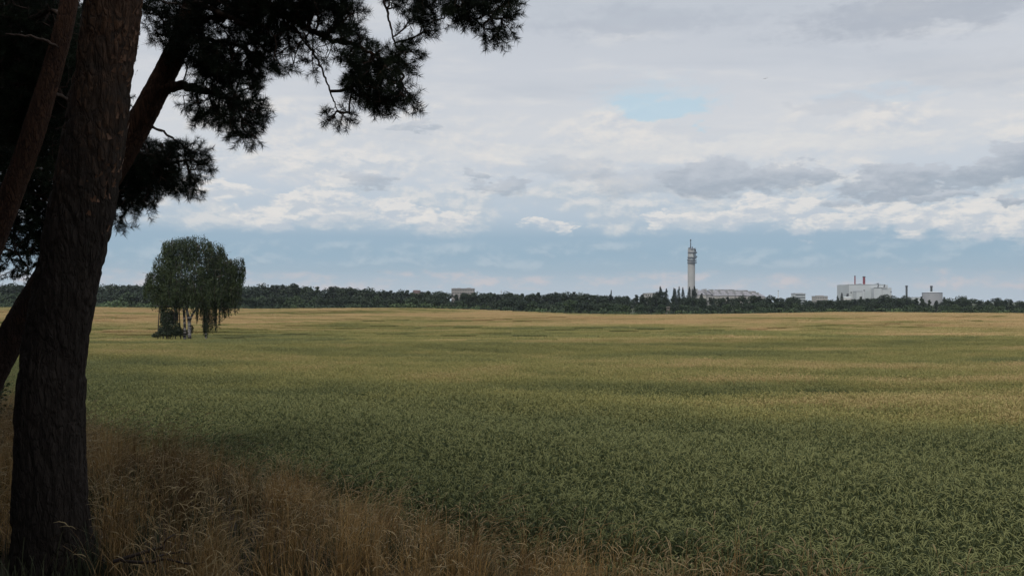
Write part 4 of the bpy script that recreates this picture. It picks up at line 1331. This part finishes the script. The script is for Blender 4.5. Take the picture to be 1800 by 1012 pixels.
def power_plant():
    d = 1100.0
    def X(p): return lx(p, d)
    def Z(p): return lz(p, d)
    root = thing('power_plant', 'big white windowless power plant block with two red chimneys', 'power plant', (X(1527), d, GZ))
    D = 40.0
    def vol(name, x0, x1, top, y0, dep, mat, bottom=None):
        g = MB(); b_ = GZ - .5 if bottom is None else Z(bottom)
        g.box(((X(x0) + X(x1)) / 2, y0 + dep / 2, (b_ + Z(top)) / 2), (X(x1) - X(x0), dep, Z(top) - b_)); return g.part(name, mat, root)
    vol('boiler_hall', 1492.2, 1556, 499.8, d, D, M_WHITE)
    vol('rear_hall', 1550, 1563, 500.4, d + 4, D - 8, M_WHITE)
    vol('turbine_hall', 1531, 1545, 505.8, d - 9, 8.99, M_WHITE)
    vol('turbine_hall', 1545.9, 1562.3, 505.8, d - 8, 7.99, M_WHITE)
    vol('parapet', 1491.9, 1556.3, 499.4, d - .3, .29, M_PALE, 500.3)
    vol('annex', 1499, 1513.4, 512.4, d - 12, 11.99, M_WHITE)
    vol('annex_roof', 1498.8, 1513.6, 512.0, d - 12.2, 12, M_STEEL, 512.4)
    vol('stair_tower', 1508.5, 1512, 511.2, d - 14, 1.99, M_WHITE)
    for x0, x1, t_, b_ in ((1517.8, 1520.2, 509.4, 525),):
        vol('door_slot', x0, x1, t_, d - .25, .24, M_DARKP, b_)
    for x0, x1 in ((1521.2, 1524.0), (1524.8, 1527.6), (1528.4, 1530.6)):
        vol('glazed_bay', x0, x1, 509.6, d - .2, .19, M_PALE, 526)
    vol('drain_pipe', 1545.0, 1545.8, 505.8, d - 8.6, .6, M_TANK, 526)
    vol('terrace_edge', 1530.6, 1554, 505.4, d - 9.4, .5, M_DARKP, 505.9)
    for x in (1540.8, 1551.6):       # slanted struts over the terrace
        g = MB(); g.hexa([(X(x - .6), d - 5, Z(505.4)), (X(x + .4), d - 5, Z(505.4)), (X(x + .4), d - 3.4, Z(505.4)), (X(x - .6), d - 3.4, Z(505.4)),
                          (X(x + .3), d - 5, Z(500.4)), (X(x + 1.5), d - 5, Z(500.4)), (X(x + 1.5), d - 3.4, Z(500.4)), (X(x + .3), d - 3.4, Z(500.4))])
        g.part('strut', M_DARKP, root)
    for x, w, t_ in ((1513, 3.4, 498.8), (1518.5, 3.0, 498.4), (1500, 3, 499.1), (1541, 6, 499.3), (1547, 4, 498.7), (1553, 2, 498.9), (1550, 1.0, 497.4)):
        g = MB(); g.box((X(x), d + 12, (Z(499.8) + Z(t_)) / 2), (w / F * d, 5, Z(t_) - Z(499.8))); g.part('roof_unit', M_STEEL, root)
    for (x, w, t_, cap) in ((1508.3, 2.1, 484.0, 2.6), (1524.4, 4.1, 485.2, 5.3)):
        r = w / 2 / F * d; rc = cap / 2 / F * d
        g = MB(); g.lathe((X(x), d + 10, 0), [(r, Z(500)), (r, Z(t_ + 1.3))], 20, cap=False)
        ch = g.part('chimney', M_RED, root, False)
        g2 = MB(); g2.lathe((X(x), d + 10, 0), [(r * 1.02, Z(t_ + 1.7)), (rc, Z(t_ + 1.3)), (rc, Z(t_ + .3)), (r * .95, Z(t_))], 20)
        g2.part('chimney_cap', M_CHIM, ch)
    g = MB(); g.box((X(1496), d - .15, Z(514)), (1.4, .28, 1.6)); g.box((X(1561.3), d - 8.2, Z(513)), (1.2, .3, 1.6)); g.part('vent', M_DARKP, root)
    # conveyor on the left flank
    cv = thing('conveyor', 'dark slanting conveyor against the left flank of the power plant', 'conveyor', (X(1489), d, GZ))
    g = MB(); g.hexa([(X(1487.6), d, Z(526)), (X(1489.6), d, Z(526)), (X(1489.6), d + 4, Z(526)), (X(1487.6), d + 4, Z(526)),
                      (X(1490.6), d, Z(516)), (X(1492), d, Z(516)), (X(1492), d + 4, Z(516)), (X(1490.6), d + 4, Z(516))])
    g.part('housing', M_DARKP, cv)
    sh = thing('shed', 'small bright white shed at the left foot of the power plant', 'shed', (X(1486), 900, GZ))
    dd = 900.0
    g = MB(); g.box(((lx(1481, dd) + lx(1493, dd)) / 2, dd, (GZ + lz(523, dd)) / 2), (12 / F * dd, 8, lz(523, dd) - GZ)); g.part('wall', plain_mat('shed_white', (.62, .62, .62), .05, .1), sh)
    g = MB(); x0, x1 = lx(1480.6, dd), lx(1493.4, dd); z0, z1 = lz(523, dd) + .003, lz(522.2, dd); g.hexa([(x0, dd - 4.3, z0), (x1, dd - 4.3, z0), (x1, dd + 4.3, z0), (x0, dd + 4.3, z0), (x0, dd - .3, z1 + .6), (x1, dd - .3, z1 + .6), (x1, dd + .3, z1 + .6), (x0, dd + .3, z1 + .6)]); g.part('roof', M_PALE, sh)
    # free-standing chimney
    dd = 1080.0
    ch = thing('chimney', 'free standing dark chimney with flared cap right of the power plant', 'chimney', (lx(1593.6, dd), dd, GZ))
    r = 3.3 / 2 / F * dd
    g = MB(); g.lathe((lx(1593.6, dd), dd, 0), [(r * 1.05, GZ), (r, lz(504, dd))], 20, cap=False); g.part('stack', M_CHIM, ch)
    g = MB(); g.lathe((lx(1593.6, dd), dd, 0), [(r * 1.01, lz(504.2, dd)), (r * 1.5, lz(503.2, dd)), (r * 1.45, lz(502.6, dd)), (r * .8, lz(501.6, dd))], 20); g.part('cap', M_DARKP, ch)
    ch = thing('chimney', 'short dark chimney rising behind the round storage tank', 'chimney', (lx(1637.2, 1120), 1120, GZ))
    dd = 1120.0; r = 3.6 / 2 / F * dd
    g = MB(); g.lathe((lx(1637.2, dd), dd, 0), [(r * 1.05, GZ), (r, lz(504.4, dd))], 20, cap=False); g.part('stack', M_CHIM, ch)
    g = MB(); g.lathe((lx(1637.2, dd), dd, 0), [(r * 1.01, lz(504.6, dd)), (r * 1.42, lz(503.8, dd)), (r * 1.35, lz(503.0, dd)), (r * .8, lz(502.0, dd))], 20); g.part('cap', M_DARKP, ch)
    # tank
    dd = 1050.0; r = (1655 - 1622) / 2 / F * dd; cx = lx(1638.5, dd)
    tk = thing('storage_tank', 'round light grey storage tank with shallow domed roof', 'tank', (cx, dd, GZ))
    g = MB(); g.lathe((cx, dd, 0), [(r * .985, GZ), (r * .985, lz(515.3, dd))], 64, cap=False); g.part('shell', M_TANK, tk, True)
    g = MB(); g.lathe((cx, dd, 0), [(r * .985, lz(515.4, dd)), (r, lz(515.3, dd)), (r, lz(514.3, dd)), (r * .985, lz(514.25, dd))], 64, cap=False); g.part('rim', M_STEEL, tk)
    g = MB(); g.lathe((cx, dd, 0), [(r * .985, lz(514.4, dd)), (r * .6, lz(513.3, dd)), (r * .25, lz(512.7, dd)), (r * .03, lz(512.5, dd))], 64); g.part('roof', M_WHITE, tk, True)
    g = MB()
    for k in range(26):
        an = -PI * (k + .5) / 26; g.box((cx + math.cos(an) * r * .99, dd + math.sin(an) * r * .99, (GZ + lz(515.6, dd)) / 2), (.25, .35, lz(515.6, dd) - GZ), rz=an)
    g.part('shell_ribs', M_TANK, tk)
    block('low_building', 'long low white building between dark chimney and round tank', 1601, 1623, 522.6, 1000, M_WHITE, 0, 0, cat='building')


def block(name, label, x0, x1, top, d, mat, rows, cols, roof=None, dep=14.0, cat='apartment block', group=None, pent=(), winmat=None, wfill=.55, band=False):
    X0, X1, Zt = lx(x0, d), lx(x1, d), lz(top, d)
    root = thing(name, label, cat, ((X0 + X1) / 2, d, GZ), group)
    g = MB(); g.box(((X0 + X1) / 2, d + dep / 2, (GZ - .5 + Zt) / 2), (X1 - X0, dep, Zt - GZ + .5)); g.part('wall', mat, root)
    g = MB(); g.box(((X0 + X1) / 2, d + dep / 2, Zt + .16), (X1 - X0 + .5, dep + .5, .31)); g.part('roof', roof or M_ROOFG, root)
    for (a_, b_, t_) in pent:
        g = MB(); g.box(((lx(a_, d) + lx(b_, d)) / 2, d + dep / 2, (Zt + .315 + lz(t_, d)) / 2), (lx(b_, d) - lx(a_, d), dep * .5, lz(t_, d) - Zt - .315)); g.part('roof_house', mat, root)
    if rows:
        wh = 3.0
        for r in range(rows):
            zc = Zt - 1.7 - r * wh
            if band:
                g = MB(); g.box(((X0 + X1) / 2, d - .03, zc), (X1 - X0 - 1, .1, 1.4)); g.part('window_band', winmat or M_GLASS, root)
            else:
                for c in range(cols):
                    xc = X0 + (c + .5) * (X1 - X0) / cols
                    g = MB(); g.box((xc, d - .03, zc), ((X1 - X0) / cols * wfill, .1, 1.5)); g.part('window', winmat or M_GLASS, root)
    return root


power_plant()
block('apartment_block', 'long grey beige apartment block above the wood right of centre-left', 793.5, 833.5, 507.2, 900, M_BEIGE, 3, 14, pent=((796, 800, 506.2), (803, 809, 506), (820, 827, 505.8)))
block('apartment_block', 'small reddish block just showing over the wood left of the long grey one', 726, 737, 510.4, 950, M_REDBR, 2, 5, pent=((728, 734, 509.6),))
block('office_block', 'white and blue-grey office block right of the slim mast', 1397.5, 1416, 516, 1000, M_WHITE, 4, 1, band=True, cat='office building', pent=((1399, 1414, 514.8),))
block('apartment_block', 'pale block of flats left of the poplar pair by the power plant', 1434.5, 1455, 520.6, 950, M_RENDER, 3, 7, pent=((1439, 1450, 519.0),))
block('low_building', 'low white flat roofed building left of the poplar row', 1134, 1161, 515.6, 800, M_RENDER, 1, 7, cat='building', pent=((1141, 1150, 514.6),))
block('gable_house', 'small pale house peeping out below the grey roofs right of the tower', 1246, 1256, 520.4, 700, M_RENDER, 1, 3, cat='house', dep=8)

# terraces of grey pitched roofs stepping away to the right of the tower
roofs = [(1226, 1243, 509.0, 517.5, 'first'), (1242, 1252, 509.3, 516.8, 'second'), (1254, 1270, 509.6, 519.0, 'third'), (1267, 1282, 510.4, 518.4, 'fourth'),
         (1280, 1294, 510.8, 518.6, 'fifth'), (1293, 1308, 511.2, 518.8, 'sixth'), (1307, 1324, 511.8, 518.8, 'seventh'), (1322, 1336, 513.6, 519.8, 'eighth'), (1334, 1348, 515.2, 521.0, 'ninth')]
for i, (x0, x1, t_, b_, nm) in enumerate(roofs):
    d = 860.0 + i * 14
    X0, X1 = lx(x0 + .7, d), lx(x1 - 1.2, d); zr, ze = lz(t_, d), lz(b_, d)
    root = thing('terraced_house', '%s grey roofed terrace block to the right of the concrete tower' % nm, 'house', ((X0 + X1) / 2, d, GZ), 'grey roofed terraces right of the tower')
    dep = 26.0
    g = MB(); g.box(((X0 + X1) / 2, d + dep / 2, (GZ + ze - .3) / 2), (X1 - X0 - .8, dep - 1.2, ze - .3 - GZ)); g.part('wall', M_RENDER, root)
    sk = -1.6
    g = MB(); g.hexa([(X0, d, ze - .3), (X1, d, ze - .3), (X1, d + dep, ze - .3), (X0, d + dep, ze - .3), (X0 + sk, d + dep * .75, zr), (X1 + sk * 1.2, d + dep * .75, zr), (X1 + sk * 1.2, d + dep, zr), (X0 + sk, d + dep, zr)])
    rf = g.part('roof', M_ROOFG, root)
    g = MB()
    for k in range(1, 4):
        u = k / 4
        for s in (0.25, .62):
            xx = X0 + (X1 - X0) * u + sk * s; yy = d + dep * .75 * s; zz_ = ze - .3 + (zr - ze + .3) * s
            g.box((xx, yy - .25, zz_ + .1), (.9, .9, .12))
    g.part('roof_light', M_GLASS, root)
    g = MB(); g.box((X0 + .35, d + dep * .55, (ze + zr) / 2 + 1.2), (.7, dep * .8, (zr - ze) * .9)); g.part('party_wall', M_CONC, root)
root = thing('long_roof', 'long low grey roof ridge behind the stepped terraces', 'building', (lx(1290, 1050), 1050, GZ))
g = MB(); d = 1050.0
for j, (x0, x1, y0, y1) in enumerate([(1258, 1288, 508.6, 509.4), (1288.5, 1312, 509.8, 510.6), (1312.5, 1326, 511.4, 512.2)]):
    X0, X1 = lx(x0, d), lx(x1, d); g.box(((X0 + X1) / 2, d, (GZ + lz(y1, d)) / 2), (X1 - X0, 14, lz(y1, d) - GZ))
g.part('wall', M_RENDER, root)
g = MB()
for j, (x0, x1, y0, y1) in enumerate([(1258, 1288, 508.4, 509.4), (1288.5, 1312, 509.6, 510.6), (1312.5, 1326, 511.2, 512.2)]):
    X0, X1 = lx(x0 - .4, d), lx(x1 + .2, d); z0, z1 = lz(y1, d) + .003, lz(y0, d); g.hexa([(X0, d - 7.5, z0), (X1, d - 7.5, z0), (X1, d + 7.5, z0), (X0, d + 7.5, z0), (X0, d - 1, z1), (X1, d - 1, z1), (X1, d + 1, z1), (X0, d + 1, z1)])
g.part('roof', M_ROOFG, root)

# slim white mast
d = 620.0; cx = lx(1368, d)
ms = thing('flag_mast', 'slim white mast standing out of the wood right of the terraces', 'mast', (cx, d, GZ))
g = MB(); g.lathe((cx, d, 0), [(.30, GZ), (.26, lz(512.5, d)), (.2, lz(511, d))], 12); g.part('pole', plain_mat('mast_white', (.60, .60, .60), .05, .3), ms)
g = MB(); g.lathe((cx, d, 0), [(.34, lz(511.6, d)), (.42, lz(511.2, d)), (.34, lz(510.6, d)), (.05, lz(510.3, d))], 12); g.part('finial', M_STEEL, ms)
# small wind turbine
d = 700.0; cx = lx(881, d)
ms = thing('wind_turbine', 'tiny white mast with short blades among the trees right of the apartment block', 'wind turbine', (cx, d, GZ))
g = MB(); g.lathe((cx, d, 0), [(.28, GZ), (.2, lz(512, d))], 10); g.part('mast', M_RENDER, ms)
for an in (80, 200, 320):
    g = MB(); aa = math.radians(an); c = np.array((cx, d - .5, lz(512, d)))
    g.tube([c, c + np.array((math.cos(aa), 0, math.sin(aa))) * 1.6], [.16, .05], 5); g.part('blade', M_RENDER, ms)

# raised hide at the wood's foot
d = 318.0; cx, z0 = lx(1174.3, d), float(ground_z(lx(1174.3, d), d))
hd = thing('hunting_hide', "small grey hunting hide on legs at the wood's foot below the tower", 'hide', (cx, d, z0))
wd2 = plain_mat('grey_planks', (.14, .12, .105), .2, 1.0)
g = MB(); w = 6.4 / F * d; zb, zt = lz(545, d), lz(540.6, d)
g.box((cx, d, (zb + zt) / 2), (w * .78, 1.1, zt - zb)); g.part('cabin', wd2, hd)
g = MB(); g.box((cx, d - .57, zt - .22), (w * .55, .02, .22)); g.part('window', M_DARKP, hd)
g = MB(); rz = lz(538.6, d); g.hexa([(cx - w * .55, d - .8, zt + .12), (cx + w * .55, d - .8, zt + .12), (cx + w * .55, d + .8, zt + .003), (cx - w * .55, d + .8, zt + .003), (cx - w * .55, d - .8, rz), (cx + w * .55, d - .8, rz), (cx + w * .55, d + .8, rz - .25), (cx - w * .55, d + .8, rz - .25)]); g.part('roof', plain_mat('hide_roof', (.20, .185, .17), .2, 1), hd)
for sx in (-.45, .45):
    for sy in (-.4, .4):
        g = MB(); g.tube([(cx + sx * 1.3, d + sy * 1.2, z0 - .3), (cx + sx, d + sy, zb)], [.06, .06], 6); g.part('leg', wd2, hd)


# ------------------------------------------------------------------ birds in the sky
M_BIRD = plain_mat('bird_plumage', (.05, .05, .055), .2, 5)
def bird(px, py, d, span, bank, label):
    c = P(px, py, d); root = thing('bird', label, 'bird', c)
    s = span / 2; cb, sb = math.cos(bank), math.sin(bank)
    ys = np.linspace(-1, 1, 17)
    v, q = [], []
    # body spindle and wings in one skin
    body = np.stack([np.zeros(9), np.linspace(-.34, .30, 9), np.zeros(9)], 1) * s
    g = MB(); vv, qq = tube_arrays(body, np.array([.005, .03, .055, .07, .075, .07, .055, .045, .01]) * s * 1.2, 8)
    g.add(vv, qq)
    for sd in (-1, 1):
        top = []
        for k in np.linspace(0, 1, 7):
            x = sd * k * s; z = (.16 * math.sin(k * PI * .8)) * s; ch = (.16 * (1 - k ** 2.5) + .02) * s; y0 = (-.05 + .08 * k - .22 * k * k) * s
            top.append([(x, y0 + ch, z), (x, y0 - ch, z - .02 * s), (x, y0 + ch, z - .03 * s), (x, y0 - ch, z - .035 * s)])
        t_ = np.array(top).reshape(-1, 3)
        fq = []
        for k in range(6):
            a_ = k * 4; b_ = a_ + 4
            fq += [[a_, a_ + 1, b_ + 1, b_], [a_ + 2, b_ + 2, b_ + 3, a_ + 3], [a_, b_, b_ + 2, a_ + 2], [a_ + 1, a_ + 3, b_ + 3, b_ + 1]]
        g.add(t_, fq)
    g.v = [np.stack([a_[:, 0] * cb - a_[:, 2] * sb, a_[:, 1], a_[:, 0] * sb + a_[:, 2] * cb], 1) + c for a_ in g.v]
    g.part('body', M_BIRD, root)
bird(1345.5, 138.5, 150, 1.0, .2, 'dark bird gliding high in the clouds above the power plant')
bird(665.5, 477.5, 180, .6, -.1, 'tiny bird low over the wood right of the birch')


# ------------------------------------------------------------------ small plants near the camera
def sapling():
    d = 11.0
    b = P(-6, 800, d); b[2] = float(ground_z(b[0], b[1]))
    root = thing('oak_sapling', 'small leafy sapling at the left edge beside the big pine', 'shrub', b)
    st = MB(); V = []
    ml = leaf_mat('sapling_leaves', (.022, .036, .016), (.045, .065, .026), 4, fine_scale=20, trans=.2)
    tips = [(8, 672), (4, 690), (14, 730), (20, 722), (2, 720), (10, 760), (-10, 700), (-20, 740), (6, 790), (16, 765), (-14, 680), (2, 810)]
    for (x, y) in tips:
        e0 = P(x, y, d + random.uniform(-.2, .2)); a0 = b + (0, 0, .15)
        pth = smooth_path([a0, (a0 + e0) / 2 + (random.gauss(0, .05), random.gauss(0, .08), .05), e0], 10)
        st.tube(pth, np.linspace(.010, .002, 10), 5)
        for s in pth[3:]:
            V.append(s + RNG.normal(0, .045, (7, 3)))
    st.part('stem', M_TWIG, root)
    p = np.concatenate(V)
    n = RNG.standard_normal(p.shape); n[:, 2] += 1; n /= np.linalg.norm(n, axis=1)[:, None]
    a_ = np.cross(n, RNG.standard_normal(p.shape)); a_ /= np.linalg.norm(a_, axis=1)[:, None]; b_ = np.cross(n, a_)
    s = RNG.uniform(.02, .035, (len(p), 1))
    v = np.stack([p - a_ * s, p - a_ * s * .2 - b_ * s * .5, p + a_ * s, p - a_ * s * .2 + b_ * s * .5], 1).reshape(-1, 3) - np.array(root.location)
    obj('foliage', mesh_from('foliage', v, np.arange(len(v)).reshape(-1, 4), ml), root)


sapling()


def fallen_branch():
    d = 4.35
    b = P(214, 981, d)
    root = thing('fallen_branch', 'dead dark branch lying in the grass right of the big trunk', 'branch', b)
    g = MB()
    g.tube(smooth_path([P(200, 986, d), P(240, 974, d), P(268, 966, d), P(287, 961, d - .02)], 18), np.linspace(.010, .007, 18), 7)
    g.tube(smooth_path([P(287, 966, d - .02), P(288, 955, d), P(294, 946, d), P(308, 938, d + .05)], 12), np.linspace(.007, .003, 12), 6)
    g.tube(smooth_path([P(215, 985, d), P(260, 988, d - .05), P(290, 982, d - .05), P(330, 990, d - .1), P(360, 987, d - .1)], 18), np.linspace(.009, .004, 18), 6)
    g.tube(smooth_path([P(275, 977, d - .05), P(300, 972, d), P(316, 970, d)], 8), np.linspace(.006, .003, 8), 5)
    g.part('wood', M_DEAD, root, True)


fallen_branch()


# ------------------------------------------------------------------ air
def haze():
    g = MB(); g.box((0, 1200, 46), (9200, 3900, 110))
    m = bpy.data.materials.new('haze'); m.use_nodes = True; t = m.node_tree; t.nodes.clear()
    o_ = t.nodes.new('ShaderNodeOutputMaterial'); v = t.nodes.new('ShaderNodeVolumePrincipled')
    v.inputs['Color'].default_value = (.80, .88, 1.0, 1); v.inputs['Density'].default_value = .00009; v.inputs['Anisotropy'].default_value = .2
    t.links.new(v.outputs[0], o_.inputs['Volume'])
    o = obj('haze', g.mesh('haze', [m])); tag(o, 'thin summer haze over the field and the distant wood', 'haze', kind='stuff')


haze()
